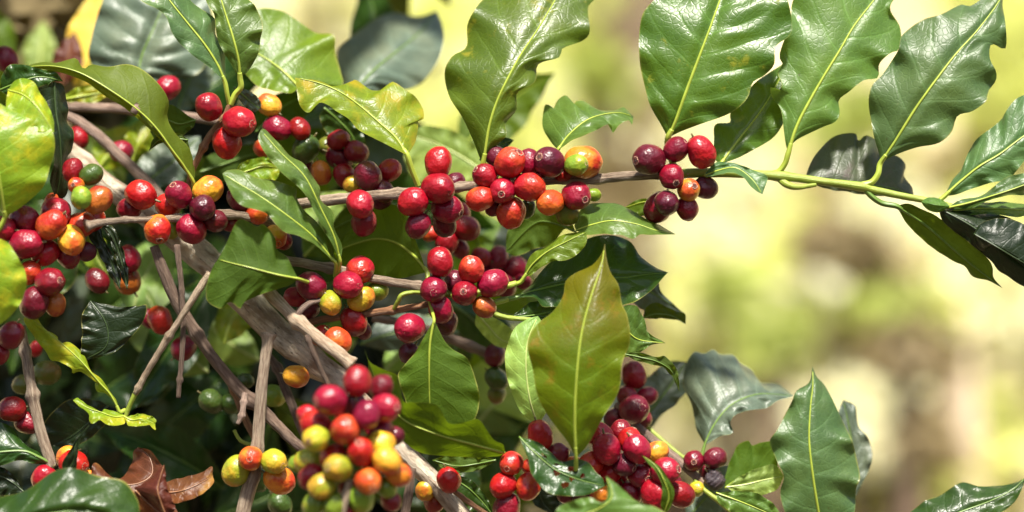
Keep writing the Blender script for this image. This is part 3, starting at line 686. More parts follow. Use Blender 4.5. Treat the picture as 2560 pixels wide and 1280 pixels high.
leaf('blurred light green leaf with tooth shaped tip at the bottom edge before red cherries', 'mid',
     [(1380,1330),(1440,1295),(1500,1270),(1530,1240),(1515,1190)], [(1385,1290),(1400,1265),(1440,1250),(1478,1244),(1500,1258),(1518,1240)], [(1500,1320),(1660,1300),(1640,1268),(1590,1252),(1560,1225),(1535,1205)],
     z=(-6, -6.5, -6), roll=(.2, .4), quilt=.12, ribr=3)
leaf('thin olive leaf sliver standing in front of the lower right cherries', 'under',
     [(1660,1285),(1672,1240),(1655,1190),(1635,1160),(1604,1138)], [(1652,1260),(1655,1215),(1640,1180),(1620,1158)], [(1675,1270),(1686,1230),(1668,1192),(1645,1162)], z=(-3.2, -3.8, -3.2), face=-1, quilt=.03, ruf=.05, ribr=2, wav=.5)
leaf('dark leaf eaten into holes with red cherries showing through, bottom centre', 'dark',
     [(1298,1092),(1340,1135),(1390,1175),(1450,1200),(1512,1215)], [(1315,1135),(1335,1195),(1370,1232),(1420,1240),(1470,1236)], [(1340,1104),(1375,1128),(1400,1152),(1440,1148),(1470,1155),(1490,1180),(1508,1198)],
     z=(-2.4, -3.2, -3.0), roll=(-.3, .5), quilt=.1, ribr=3, holes=[(.30,.35,.030,.14),(.45,.50,.030,.12),(.60,.42,.040,.16),(.50,-.10,.035,.12),(.66,-.1,.022,.12),(.74,.25,.022,.15),(.62,-.45,.035,.14)])
leaf('shaded leaf edge hanging down at the lower end of the holed leaf', 'deep',
     [(1350,1180),(1345,1220),(1360,1260),(1390,1290)], [(1325,1210),(1335,1260)], [(1380,1200),(1400,1240)], z=(3, 3, 3), quilt=.1, ribr=2)
# below centre
leaf('green backlit leaf with clear veins hanging tip down below the lone red cherry', 'under',
     [(1085,800),(1076,850),(1073,900),(1074,1000),(1082,1085)], [(1064,835),(1036,885),(1002,922),(995,945),(1010,992),(1036,1050)], [(1120,862),(1172,902),(1197,985),(1186,1050),(1140,1085)],
     z=(-1.4, -1.2, -.5), roll=(.3, .4), quilt=.12, ruf=.15, face=-1, ribr=4, pet=[(1078,770,-.8),(1072,745,-.2)], petr=(5,4))
leaf('large folded leaf with wavy rim right of the big cherry bunch', 'under',
     [(1262,1132),(1180,1110),(1090,1085),(1010,1050),(960,990),(920,900)],
     [(1258,1112),(1232,1098),(1202,1050),(1172,1052),(1145,1060),(1118,1055),(1090,1012),(1030,1006),(1008,1002),(994,942),(965,925),(925,905),(910,870)],
     [(1240,1142),(1150,1142),(1050,1132),(1000,1095),(960,1050),(925,980)],
     z=(-2.0, -2.6, -2.2), roll=(-.9, .8), quilt=.10, ruf=.2, face=-1, ribr=4)
leaf('dark leaf lying under the large folded leaf near the bottom', 'dimunder',
     [(1240,1150),(1190,1160),(1140,1165),(1080,1150)], [(1200,1140),(1150,1138),(1110,1140)], [(1220,1165),(1170,1182),(1120,1178)], z=(-1, -.8, -.6), face=-1, quilt=.08, ribr=3)
leaf('dark leaf hanging under the reddish stalk at the bottom, right of the thick stem', 'dark',
     [(1120,1190),(1170,1220),(1210,1260),(1240,1300)], [(1110,1230),(1160,1270)], [(1170,1195),(1215,1240)], z=(1, 1.2, 1.4), quilt=.1, ribr=3)
leaf('pale leaf behind the centre cluster beside the lower green twig', 'pale',
     [(1190,780),(1225,820),(1255,850),(1300,860)], [(1190,815),(1220,850),(1255,870)], [(1225,790),(1265,812),(1290,835)], z=(3, 3.4, 4), quilt=.1, ribr=3)
# lower left
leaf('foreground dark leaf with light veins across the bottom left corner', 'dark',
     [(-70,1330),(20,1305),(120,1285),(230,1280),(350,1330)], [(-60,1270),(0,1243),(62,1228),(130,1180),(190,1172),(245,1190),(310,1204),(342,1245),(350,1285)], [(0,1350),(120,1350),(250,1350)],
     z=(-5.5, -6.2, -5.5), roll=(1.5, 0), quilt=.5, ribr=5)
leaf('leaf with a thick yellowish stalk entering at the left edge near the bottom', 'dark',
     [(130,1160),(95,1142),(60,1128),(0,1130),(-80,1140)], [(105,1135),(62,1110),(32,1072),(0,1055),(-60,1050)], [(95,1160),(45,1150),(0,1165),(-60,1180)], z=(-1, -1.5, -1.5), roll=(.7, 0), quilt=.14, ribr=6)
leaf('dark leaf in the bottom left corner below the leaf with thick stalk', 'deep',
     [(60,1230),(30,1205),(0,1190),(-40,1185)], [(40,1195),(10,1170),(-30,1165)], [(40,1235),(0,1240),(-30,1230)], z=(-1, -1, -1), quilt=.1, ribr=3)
leaf('bright green chewed leaf slanting down to the thin forked stem, lower left', 'lit',
     [(300,1030),(275,985),(250,958),(195,895),(130,838),(70,788)],
     [(268,986),(242,978),(236,958),(248,962),(205,930),(182,936),(178,922),(150,905),(125,900),(100,862),(60,802)],
     [(290,1000),(275,975),(258,955),(232,930),(215,897),(180,858),(145,858),(140,840),(112,820),(82,784)],
     z=(-.5, -1, -1), roll=(.2, .5), quilt=.06, ruf=.2, ribr=3, pet=[(312,1026,-.3),(318,1035,-.2)], petr=(6,5), wav=3)
leaf('bright green chewed leaf spread level at the thin forked stem, lower left', 'lit',
     [(312,1040),(285,1042),(250,1030),(220,1020),(182,1000)], [(310,1060),(275,1065),(250,1052),(228,1058),(222,1035),(200,1018)], [(300,1032),(280,1028),(262,1022),(250,1030),(220,1012),(195,995)], z=(-.6, -1.2, -1), roll=(-.4, .4), quilt=.05, ruf=.2, ribr=3, wav=3)
leaf('bright green curled leaf half right of the thin forked stem', 'lit',
     [(308,1040),(330,1050),(355,1048),(388,1060)], [(320,1042),(350,1034),(378,1040),(390,1050)], [(320,1062),(345,1068),(370,1062),(388,1075)], z=(-.6, -.9, -.6), roll=(.3, -.3), quilt=.04, ruf=.2, ribr=3, wav=3)
leaf('dark scaly leaf with brown flecks hanging below the left cherries', 'deep',
     [(225,752),(255,790),(270,830),(262,870),(210,900)], [(205,790),(205,840),(202,885)], [(300,768),(345,765),(368,762),(360,800),(330,842),(285,880),(240,895)], z=(-.5, -.8, -.5), quilt=.14, ribr=3)
leaf('almost black hanging leaf strip below the tip of the second branch, left one', 'deep',
     [(300,722),(290,690),(275,650),(255,610),(240,570)], [(275,690),(258,655),(240,620),(222,590)], [(302,690),(292,655),(262,600),(250,570)], z=(-.2, 0, 0), quilt=.06, ribr=2)
leaf('almost black hanging leaf strip below the tip of the second branch, right one', 'deep',
     [(318,722),(310,680),(300,640),(285,600),(260,565)], [(303,690),(290,650),(278,610)], [(322,690),(312,640),(300,600),(280,565)], z=(0, .2, .3), quilt=.06, ribr=2)
leaf('dark leaf in deep shade behind the bright chewed leaves', 'deep',
     [(270,1015),(230,1050),(180,1090),(130,1115)], [(240,1000),(170,1000),(115,1050),(105,1095)], [(270,1050),(220,1100),(165,1118)], z=(2, 2.5, 3), quilt=.12, ribr=3)
leaf('upright sliver of dark leaf in front of the red cherries in the bottom left corner', 'deep',
     [(165,1185),(185,1150),(190,1110),(225,1060)], [(155,1160),(178,1120),(195,1090)], [(188,1180),(194,1140),(202,1095)], z=(-2.5, -2.8, -2.8), quilt=.03, ruf=.05, ribr=2, wav=.5)
leaf('dry brown leaf with rolled up edge, leftmost of the dead leaves at the bottom', 'brown',
     [(228,1192),(285,1208),(340,1210),(380,1185),(372,1140),(345,1118)], [(232,1160),(250,1165),(275,1195),(305,1192),(330,1160),(332,1130)], [(260,1212),(310,1245),(360,1250),(400,1225),(410,1180),(380,1130)],
     z=(-2, -1.4, -.2), roll=(.9, -.6), quilt=.06, ruf=.3, ribr=3)
leaf('glossy reddish brown folded dead leaf with upright tip at the bottom', 'brown',
     [(415,1290),(402,1255),(394,1225),(400,1195),(411,1160)], [(385,1268),(338,1222),(352,1212),(378,1195),(398,1172)], [(438,1275),(430,1248),(418,1215),(414,1182)], z=(-3, -3.2, -2.6), roll=(1, .3), quilt=.06, ruf=.2, ribr=3)
leaf('golden brown dead leaf lying at the bottom edge under the folded dead leaf', 'brown',
     [(338,1226),(375,1262),(410,1295),(440,1340)], [(330,1255),(345,1305),(385,1340)], [(380,1228),(430,1262),(455,1300)], z=(-2.4, -2.2, -2), roll=(.4, .4), quilt=.10, ruf=.2, ribr=3)
leaf('matt brown curled dead leaf on the right of the dead leaves at the bottom', 'brown',
     [(410,1232),(450,1228),(492,1212),(532,1190)], [(412,1208),(450,1195),(502,1182),(530,1166)], [(422,1258),(465,1252),(505,1236),(534,1208)], z=(-1, -1.2, -.4), roll=(.7, -.3), quilt=.06, ruf=.3, ribr=3)
# pale blurred leaves seen through the bush on the left
for a in [('pale blurred leaf behind the hanging thin twigs', 'pale', 520, 930, 125, 300, 190, (8, 9, 10)),
          ('pale blurred leaf glowing left of the thin hanging twigs', 'pale', 330, 790, 62, 230, 130, (9, 10, 11)),
          ('blurred light green leaf between the crossing twigs', 'pale', 650, 900, 140, 210, 110, (10, 11, 12)),
          ('pale blurred leaf behind the thick stem, below the dark backlit leaf', 'lit', 560, 860, 60, 170, 100, (7, 8, 9)),
          ('blurred light leaf behind the middle of the thick stem', 'pale', 470, 560, 150, 170, 100, (9, 10, 11)),
          ('blurred yellow green leaf above the two hanging strips', 'lit', 270, 690, 110, 150, 70, (5, 6, 7)),
          ('blurred green leaf above the left end of the two branches', 'lit', 240, 430, 40, 170, 100, (9, 10, 11)),
          ('blurred bright leaf patch below the blurred branch, upper left', 'lit', 330, 410, 60, 140, 80, (8, 8, 9)),
          ('blurred grey leaf behind the small leaf of the upper cherries', 'grey', 440, 290, 60, 200, 110, (9, 10, 11)),
          ('blurred pale leaf behind the large folded leaf, below centre', 'pale', 960, 930, 30, 260, 120, (10, 11, 12)),
          ('wide blurred leaf with a yellow stain behind the hanging backlit leaf', 'pale', 1180, 1080, 40, 240, 200, (12, 12, 13)),
          ('blurred blue grey leaf under the reddish twig, below the centre cluster', 'grey', 900, 860, 5, 260, 90, (8, 9, 10)),
          ('blurred pale green leaf behind the cherries right of the centre cluster', 'grey', 1260, 690, 55, 200, 130, (10, 10, 11)),
          ('blurred mid green leaf behind the arched shaded leaf', 'under', 760, 640, 30, 240, 150, (7, 8, 9)),
          ('blurred light green leaf under the branch, left of the two hanging cherries', 'pale', 770, 600, 50, 160, 90, (6, 7, 8)),
          ('dark blurred leaf hanging behind the two stacked cherries near the pale leaf', 'dark', 1130, 760, -50, 260, 120, (8, 9, 10)),
          ('dim blurred leaf behind the lower right cherry cluster', 'grey', 1500, 1060, 20, 220, 140, (9, 10, 11)),
          ('blurred greyish leaf at the bottom edge behind the holed leaf', 'grey', 1380, 1290, 60, 200, 110, (9, 10, 11)),
          ('blurred green leaf behind the bottom of the thick stem', 'dark', 1130, 1290, 70, 190, 110, (5, 6, 7)),
          ('blurred greyish leaf at the bottom edge right of the lower right cluster', 'grey', 1720, 1300, 40, 200, 110, (4, 4.5, 5)),
          ('dim blurred leaf below the right end cherries of the bottom', 'dimunder', 1130, 930, 70, 180, 110, (9, 10, 11))]:
    gleaf(a[0], a[1], *a[2:7], z=a[7], roll=(.5, .5), quilt=.2, ribr=4, bend=20)
gleaf('bright yellow blurred leaf in the upper left corner background', 'yellow', 192, 225, 78, 290, 150, z=(15, 15.5, 18), roll=(.5, .5), quilt=.1, bend=-20)
gleaf('pinkish blurred edge of yellow leaf, beside the bright yellow blurred leaf', 'brown', 152, 215, 75, 140, 80, z=(14, 14, 14.5), quilt=.1)
gleaf('beige blurred leaf left of the yellow blurred leaf in the upper left', 'pale', 95, 200, 85, 150, 90, z=(22, 22, 23), quilt=.1)
gleaf('pale straw coloured leaf under the arching olive leaf, left', 'lit', 150, 250, 10, 140, 50, z=(6, 6, 7), quilt=.1)
# the bush inside: leaves in deep shade, part of it put into dark colours
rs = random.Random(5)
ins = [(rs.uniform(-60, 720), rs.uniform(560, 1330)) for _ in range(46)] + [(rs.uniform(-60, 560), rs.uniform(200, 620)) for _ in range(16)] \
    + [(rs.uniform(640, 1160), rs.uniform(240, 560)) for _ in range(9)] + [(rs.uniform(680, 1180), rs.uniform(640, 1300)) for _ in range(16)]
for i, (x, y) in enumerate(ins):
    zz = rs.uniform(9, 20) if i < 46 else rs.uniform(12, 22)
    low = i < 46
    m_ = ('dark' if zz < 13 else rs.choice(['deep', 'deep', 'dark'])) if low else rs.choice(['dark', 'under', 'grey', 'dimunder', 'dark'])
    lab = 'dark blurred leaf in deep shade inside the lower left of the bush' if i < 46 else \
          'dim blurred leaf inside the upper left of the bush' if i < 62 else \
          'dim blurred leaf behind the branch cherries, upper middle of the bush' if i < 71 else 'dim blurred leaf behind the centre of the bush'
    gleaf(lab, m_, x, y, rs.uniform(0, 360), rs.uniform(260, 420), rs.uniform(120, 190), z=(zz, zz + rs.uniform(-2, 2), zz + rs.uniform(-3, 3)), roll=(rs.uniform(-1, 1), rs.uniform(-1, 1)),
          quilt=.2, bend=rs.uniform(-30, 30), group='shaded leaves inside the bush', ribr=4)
# ================================================================== BRANCHES AND TWIGS
branch('long tan branch carrying the middle and right cherries, turning into a green shoot', 'twig',
       [(600,545,13,2.2),(680,528,13,1.2),(735,513,14,.6),(800,503,14,.2),(900,492,13,.2),(1050,478,12,.2),(1180,464,12,.3),(1290,455,12,.4),(1400,450,12,.4),(1480,449,12,.3),(1560,441,12,.3),(1650,437,12,.3),(1730,434,11,.2)],
       nodes=[(.37,.25),(.5,.3),(.57,.25),(.75,.5),(.8,.3),(.96,.35)],
       shoot=[(1690,435,12.5,.25),(1760,432,12,.2),(1850,434,11,.2),(1920,438,12,.2),(1955,441,15,.2),(1985,444,11,.2),(2080,457,10.5,.1),(2155,467,12.5,.1),(2180,474,10,.1),(2250,489,9,.1),(2320,502,8,.1),(2385,517,7,.2)])
tube('green_twig', [(1948,446,9,.2),(1968,462,9,0),(1995,468,7,-.2),(2040,462,5,0)], BM['green'], None, rough=.05, seed=8)
tag(bpy.data.objects['green_twig'], 'short green side stalk bending under the shoot below the long bent leaf stalk', 'twig', 'branches and twigs of the coffee bush')
branch('second thin branch through the left cherry row with a broken dry tip', 'twig',
       [(215,566,12,-2.4),(255,556,9,-2.0),(310,550,8,-1.4),(380,549,8,-.8),(440,546,9,-.4),(500,538,10,.0),(560,535,11,.5),(640,545,11,1.2),(700,565,11,2.5)], nodes=[(.0,.4),(.2,.35),(.45,.3),(.7,.3)])
branch('tan branch passing behind the two wavy leaves to the centre cherry cluster', 'twig',
       [(660,625,12,1),(705,648,12,.6),(770,660,12,.3),(840,674,12,.2),(930,696,11,.2),(1000,708,11,.2),(1060,718,11,.2),(1110,735,9,.3)], nodes=[(.38,.4),(.55,.3),(.86,.4)],
       shoot=[(1100,732,9.5,.3),(1150,741,8,.2),(1195,760,8,0)])
branch('reddish brown twig below the green cherries, joining the centre cluster', 'red',
       [(745,815,9,.8),(800,800,9,.4),(850,793,9,.2),(920,784,9,.2),(985,775,9,.2),(1030,768,8,.2),(1075,760,8,.3)], nodes=[(.0,.5),(.72,.5)])
branch('thick grey peeling stem running diagonally through the bush', 'grey',
       [(120,330,18,6),(185,385,22,5),(260,450,25,4),(330,510,29,3.2),(400,565,32,2.8),(470,615,35,2.4),(545,680,36,2.1),(620,758,35,1.8),(700,835,34,1.6),(780,898,32,1.4),(850,955,29,1.2),(920,1030,26,1.0),(1000,1120,24,.8),(1075,1195,24,.6),(1150,1285,24,.6),(1320,1500,29,1),(1560,1950,46,3),(1720,2800,60,6),(1790,4200,75,8),(1800,7040,95,8)],
       nodes=[(.02,.1),(.07,.16),(.09,.2),(.115,.22),(.135,.18),(.155,.25)], rough=.16, name='thick_branch', cat='branch')
branch('straw coloured side branch lying over the thick stem, ending at the big bunch', 'straw',
       [(600,640,12,-1.0),(640,690,14,-.9),(690,748,16,-.9),(740,800,16,-1.2),(790,840,16,-1.5),(835,875,17,-1.8),(882,912,15,-1.9)], nodes=[(.02,.3),(.55,.3),(1,.3)])
branch('short pinkish side spur rising from the straw coloured side branch', 'plum', [(738,800,11,-1.2),(752,775,8,-1.3),(775,758,7,-1.2),(800,750,6,-1)], nodes=[(.0,.4)])
branch('blurred grey pink branch crossing level in the upper left', 'plum', [(120,266,12,6),(165,267,12,6),(260,270,12,5.8),(340,275,13,5.5),(430,286,12,5.3),(510,298,11,5),(600,318,9,5)], nodes=[(.45,.25)])
branch('blurred branch slanting down behind the left cherries to the thick stem', 'plum', [(150,282,12,6),(190,300,13,5.8),(240,335,13,5.3),(300,390,13,4.8),(360,448,14,4.2),(410,500,14,3.6)])
branch('reddish brown stalk carrying the three top left cherries', 'red', [(575,262,7,.0),(560,295,8,.1),(535,325,8,.2),(515,355,9,.3),(495,395,8,.5),(480,430,8,.8),(470,470,8,1.5)], nodes=[(.15,.4),(.5,.45)])
branch('long brown twig hanging down left of the thick stem to the lower bunch', 'brown',
       [(385,615,11,-.4),(410,680,14,-.4),(440,750,15,-.3),(485,825,15,-.2),(540,905,15,0),(600,975,16,.2),(660,1030,15,.2),(720,1090,13,.1),(775,1140,12,0),(830,1200,10,0)], nodes=[(.33,.3),(.62,.45)], rough=.1)
branch('thin dark twig hanging straight down beside the long brown twig', 'brown', [(442,612,8,-.6),(450,680,7,-.8),(455,740,7,-.9),(458,820,6.5,-1),(454,900,6.5,-1),(448,965,6,-1),(446,995,6,-1)], nodes=[(.3,.2),(.88,.6)])
branch('pale dry twig crossing to the lower left, ending in a green fork', 'straw',
       [(525,682,9,-1.9),(490,735,9,-1.8),(455,790,8,-1.6),(420,845,9,-1.3),(392,890,8,-1.1),(362,940,8,-.8),(338,985,7,-.6)], nodes=[(.52,.4),(.95,.5)],
       shoot=[(340,980,7,-.6),(328,1005,6,-.5),(318,1030,6,-.4),(313,1045,5,-.4)])
branch('smooth light branch standing upright, carrying the yellow green cherries at the bottom', 'twig',
       [(672,835,15,-.6),(664,890,14,-.8),(655,960,14,-1),(650,1030,15,-1.1),(645,1100,16,-1.2),(636,1170,17,-1.2),(620,1230,18,-1.2),(603,1300,19,-1.3),(580,1400,20,-1.3)], nodes=[(.0,.5),(.5,.18),(.62,.2)])
branch('tan knotted twig at the left edge rising from the lower left corner', 'twig',
       [(52,815,12,-.5),(62,870,12,-.5),(72,930,13,-.6),(85,1005,14,-.7),(100,1070,14,-.8),(120,1140,14,-.9),(130,1170,13,-1)], nodes=[(.18,.35),(.48,.45)])
branch('thin brown twig lying across the thick stem above the big bunch', 'brown', [(765,838,6,-2.0),(785,885,7,-1.9),(805,930,6,-1.7),(822,962,6,-1.6)], nodes=[(.1,.3)])
branch('brown twig behind the upright light branch, slanting down right', 'brown', [(660,880,10,3),(690,915,11,2.8),(715,975,11,2.5),(745,1050,11,2),(770,1110,10,1.5)], nodes=[(.2,.4)])
branch('reddish twig between the hanging twig and the upright light branch', 'red', [(560,925,8,2),(590,990,9,2),(615,1050,9,2),(640,1100,9,2)], nodes=[(.3,.3)])
branch('broken stub of twig sticking out of the long brown twig', 'plum', [(612,985,8,-.8),(608,1015,7,-1.2),(604,1040,7,-1.5),(594,1060,5,-1.6)], nodes=[(.3,.5),(.75,.5)])
branch('thin green twig right of the centre cluster carrying the small bright leaf', 'green', [(1130,742,7,-.6),(1180,733,7,-.8),(1230,722,7,-.8),(1268,714,7.5,-.6),(1290,708,7,-.4)], nodes=[(.75,.35)], group='green twigs of the centre cluster')
branch('thin green twig below the orange cherry of the centre cluster, forking to two leaves', 'green', [(1180,752,6,-.2),(1215,768,7,-.4),(1245,788,7,-.4),(1285,796,6,-.3),(1335,799,5,-.2)], nodes=[(.3,.3)], group='green twigs of the centre cluster')
branch('short green twig leading to the glossy dark pointed leaf', 'green', [(1205,768,6,-.4),(1235,758,7,-.3),(1270,748,6,-.1)], group='green twigs of the centre cluster')
branch('curling green stalk between the reddish twig and the centre cluster', 'green', [(985,772,5,0),(996,752,6,-.3),(1004,738,6,-.4),(1030,731,5,-.3),(1055,732,5,0)], group='green twigs of the centre cluster')
branch('blurred brown branch behind the centre, ending at the dark cherries', 'plum', [(930,795,10,5),(1030,812,11,5),(1110,840,12,5),(1180,868,13,5),(1240,890,13,5)], nodes=[(.8,.2)])
branch('blurred brown branch slanting down behind the lower right cherries', 'plum', [(1540,1010,9,4),(1590,1062,10,3.5),(1650,1115,11,3),(1715,1168,11,2.5),(1760,1210,9,2.2)])
branch('blurred green twig parallel to the lower right brown branch', 'green', [(1610,1062,6,4.5),(1660,1105,6,4),(1705,1142,6,3.6),(1740,1160,5,3)])
branch('thin dark green twig at the bottom right carrying the small yellow green cherry', 'green', [(1735,1200,5,2),(1760,1225,6,1.8),(1800,1255,7,1.6),(1850,1300,7,1.6)])
branch('short light stalk standing in front of the lower end of the big bunch', 'straw', [(874,1200,9,-7.6),(865,1235,11,-7.6),(852,1290,14,-7.4),(840,1350,15,-7)], nodes=[(.0,.2)])
branch('dark side branch beside the bottom end of the thick stem', 'brown', [(1032,1170,9,-.4),(1025,1210,11,-.4),(1012,1290,12,-.4),(1000,1360,12,-.4)])
branch('reddish stalk leaving the red cherry at the bottom, right of the thick stem', 'red', [(1130,1225,6,-.6),(1165,1250,7,-.6),(1200,1275,7,-.6),(1250,1310,7,-.5)])
branch('thin curled green stalk behind the upright light branch', 'green', [(585,1075,4,2),(600,1100,4.5,2),(625,1110,4.5,2),(645,1098,4,2)])

# ================================================================== CHERRIES (x, y, radius, colour, navel, phrase)
G1 = 'coffee cherries on the bush'
cherries(-.9, [
 (598,305,40,'R',(630,311),'right one of the top left three, ringed navel to the right'),
 (522,268,35,'C',(515,252),'left one of the top left three, navel facing the viewer'),
 (567,357,38,'R',None,'lowest of the top left three, under its two neighbours', {'dz':.4})], G1)
cherries(5.5, [
 (418,220,31,'R',None,'blurred, alone beside the arching olive leaf'),
 (14,147,31,'D',None,'blurred, alone at the top of the left edge'),
 (195,345,27,'C',None,'blurred, beside the almost black leaf, over the slanting branch'),
 (303,378,28,'C',None,'blurred, just above the slanting blurred branch'),
 (90,872,18,'R',None,'small and blurred beside the knotted twig at the left')], G1)
cherries(3.0, [
 (673,263,29,'YO',None,'blurred, highest of the row behind the twin wavy leaves'),
 (693,320,32,'C',None,'blurred, below the yellow-orange one behind the twin wavy leaves'),
 (749,322,27,'D',None,'blurred, right neighbour of the crimson one behind the twin leaves'),
 (765,372,34,'DG',None,'blurred, in shade below two dark red ones in the upper row'),
 (846,350,26,'D',None,'blurred, highest of the shaded group under the pale wavy leaf'),
 (850,393,33,'D',None,'blurred, largest of the shaded group under the pale wavy leaf'),
 (891,380,29,'D',None,'blurred, right side of the shaded group under the pale wavy leaf'),
 (803,432,27,'BO',None,'blurred, at the bottom left of the shaded group'),
 (760,415,26,'M',None,'blurred, deep in shade left of the brownish orange one'),
 (862,440,29,'D',None,'blurred, at the bottom of the shaded group over the branch'),
 (820,365,24,'OL',None,'blurred, half hidden left side of the shaded group'),
 (662,368,26,'OR',None,'half hidden behind the upper twin leaf')], G1)
cherries(.9, [
 (920,440,35,'M',(912,403),'tall and upright, standing over the left part of the long branch'),
 (973,426,29,'R',None,'blurred, just right of the tall upright maroon one', {'dz':1.2}),
 (958,478,28,'M',None,'tucked in above the long branch, behind the tall maroon one'),
 (880,460,22,'Y',None,'peeking out left of the tall upright maroon one')], G1)
cherries(-.8, [
 (900,510,36,'R',(909,526),'upper of the two hanging under the long branch, navel to the front'),
 (910,556,33,'D',None,'lower of the two hanging under the long branch', {'dz':.6}),
 (955,500,24,'M',None,'in shade under the long branch right of the two hanging ones', {'dz':1.6})], G1)
cherries(-.9, [
 (1095,470,39,'C',(1124,478),'with ragged navel, before the long branch, under the topmost one', {'rag':1}),
 (1096,407,36,'R',None,'topmost over the long branch, left of the spotted leaf'),
 (1033,505,37,'R',None,'left of the ragged navelled one, hanging just under the long branch'),
 (1118,522,38,'C',(1150,532),'with a pale ragged navel on its right, below the long branch', {'rag':1}),
 (1046,563,32,'D',None,'hanging lowest on the left of that branch group'),
 (1110,558,31,'M',None,'very dark, hanging beneath the one with pale ragged navel', {'dz':.8}),
 (1136,456,25,'M',None,'peeking out over the branch right of the ragged navelled one', {'dz':1.5})], G1)
cherries(4.0, [
 (1165,570,33,'D',None,'blurred, highest of the group hanging behind the branch', {}),
 (1118,607,29,'D',None,'blurred, lower left in the group hanging behind the branch'),
 (1076,585,20,'OR',None,'blurred, peeking out under the lowest branch group'),
 (1152,535,26,'R',None,'blurred, half hidden behind the pale ragged navelled one'),
 (1150,622,24,'D',None,'blurred, lowest of the group hanging behind the branch')], G1)
cherries(5.5, [
 (1203,642,24,'C',None,'blurred, left one of the background group right of centre'),
 (1246,645,27,'C',None,'blurred, top one of the background group right of centre'),
 (1286,672,32,'D',None,'blurred, largest of the background group right of centre'),
 (1225,680,26,'C',None,'blurred, middle of the background group right of centre'),
 (1262,715,28,'D',None,'blurred, bottom of the background group right of centre'),
 (1308,705,20,'D',None,'blurred, small, rightmost of the background group')], G1)
cherries(-.9, [
 (1275,407,39,'BR',(1298,383),'large, atop the middle cluster beside the spotted leaf stalk'),
 (1373,405,39,'M',(1350,394),'large, with a ragged black navel in the middle cluster', {'rag':1}),
 (1441,412,28,'G',(1464,408),'small, leaning on the big orange one in the middle cluster', {'dz':-.5}),
 (1458,405,42,'O',None,'large, behind the small green one in the middle cluster', {'ax':(1,.15)}),
 (1257,477,34,'R',(1254,486),'with a ringed navel in the centre of the middle cluster'),
 (1323,467,37,'BR',(1356,472),'with a brown navel on its right edge, inside the middle cluster'),
 (1213,440,31,'C',(1190,425),'small, ring navel at its upper left, left end of middle cluster'),
 (1441,490,37,'C',(1461,499),'with a round navel, lower right end of the middle cluster'),
 (1376,506,33,'OR',(1351,513),'at the bottom of the middle cluster, navel at its lower left'),
 (1200,497,32,'OR',None,'at the lower left end of the middle cluster'),
 (1278,532,37,'OR',None,'hanging lowest of the middle cluster, egg shaped', {'ax':(-.15,1)}),
 (1322,405,30,'C',None,'squeezed between the bright red and ragged maroon ones', {'dz':.8}),
 (1240,392,28,'M',None,'behind the bright red top one of the middle cluster', {'dz':1.2}),
 (1236,520,22,'M',None,'in shade behind the lowest egg shaped one', {'dz':1.0}),
 (1484,487,17,'G',None,'tiny, peeking out at the right end of the middle cluster', {'dz':.8}),
 (1415,530,31,'OL',None,'in shade at the bottom right of the middle cluster', {'dz':.9}),
 (1318,522,22,'DG',None,'in shade between the two lowest orange-red ones', {'dz':1.6}),
 (1408,435,22,'OR',None,'hidden behind the branch under the big orange one', {'dz':1.2}),
 (1345,435,24,'M',None,'deep inside the middle cluster, in shade', {'dz':1.5})], G1)
cherries(-.8, [
 (1679,441,33,'C',(1688,457),'with a scabby navel, in the middle of the upper right cluster', {'rag':1}),
 (1623,398,40,'M',(1591,402),'largest of the upper right cluster, scar on its left'),
 (1690,373,31,'D',(1711,354),'topmost of the upper right cluster, under the ribbed leaf stalk'),
 (1753,380,37,'R',None,'rightmost of the upper three in the upper right cluster', {'ax':(.5,.9)}),
 (1667,507,32,'M',(1666,518),'with a round navel, hanging at the bottom of the upper right cluster'),
 (1722,475,29,'YO',(1734,466),'only light one in the upper right cluster'),
 (1645,518,36,'D',None,'hanging lowest at the left of the upper right cluster', {'dz':.5}),
 (1718,521,29,'D',None,'hanging lowest at the right of the upper right cluster', {'dz':.4}),
 (1764,469,29,'M',None,'in shade behind the shoot at the right of the upper right cluster', {'dz':1.0})], G1)
cherries(-.9, [
 (1084,723,35,'C',(1085,731),'with a ring navel, front left of the centre cluster'),
 (1162,732,33,'C',(1159,729),'with a pale ring navel, front middle of the centre cluster'),
 (1100,655,35,'C',None,'tall, top left of the centre cluster', {'ax':(-.1,-1)}),
 (1178,674,33,'BR',(1176,646),'tall, navel at its top, upper middle of the centre cluster'),
 (1232,708,36,'R',None,'at the right end of the centre cluster above the green twig', {'ax':(.9,-.4),'dz':.3}),
 (1102,773,32,'R',None,'hanging below the front left one of the centre cluster', {'ax':(.3,1)}),
 (1136,703,25,'M',None,'deep between the four front ones of the centre cluster', {'dz':1.2}),
 (1211,767,28,'BO',None,'under the right part of the centre cluster, behind green twigs', {'dz':.5}),
 (1116,806,30,'M',None,'in shade at the bottom of the centre cluster', {'dz':.8}),
 (1024,820,38,'R',(1006,827),'alone below the curling green stalk, left of the hanging leaf'),
 (1022,882,25,'M',None,'in shade directly below the lone red one', {'dz':1.2})], G1)
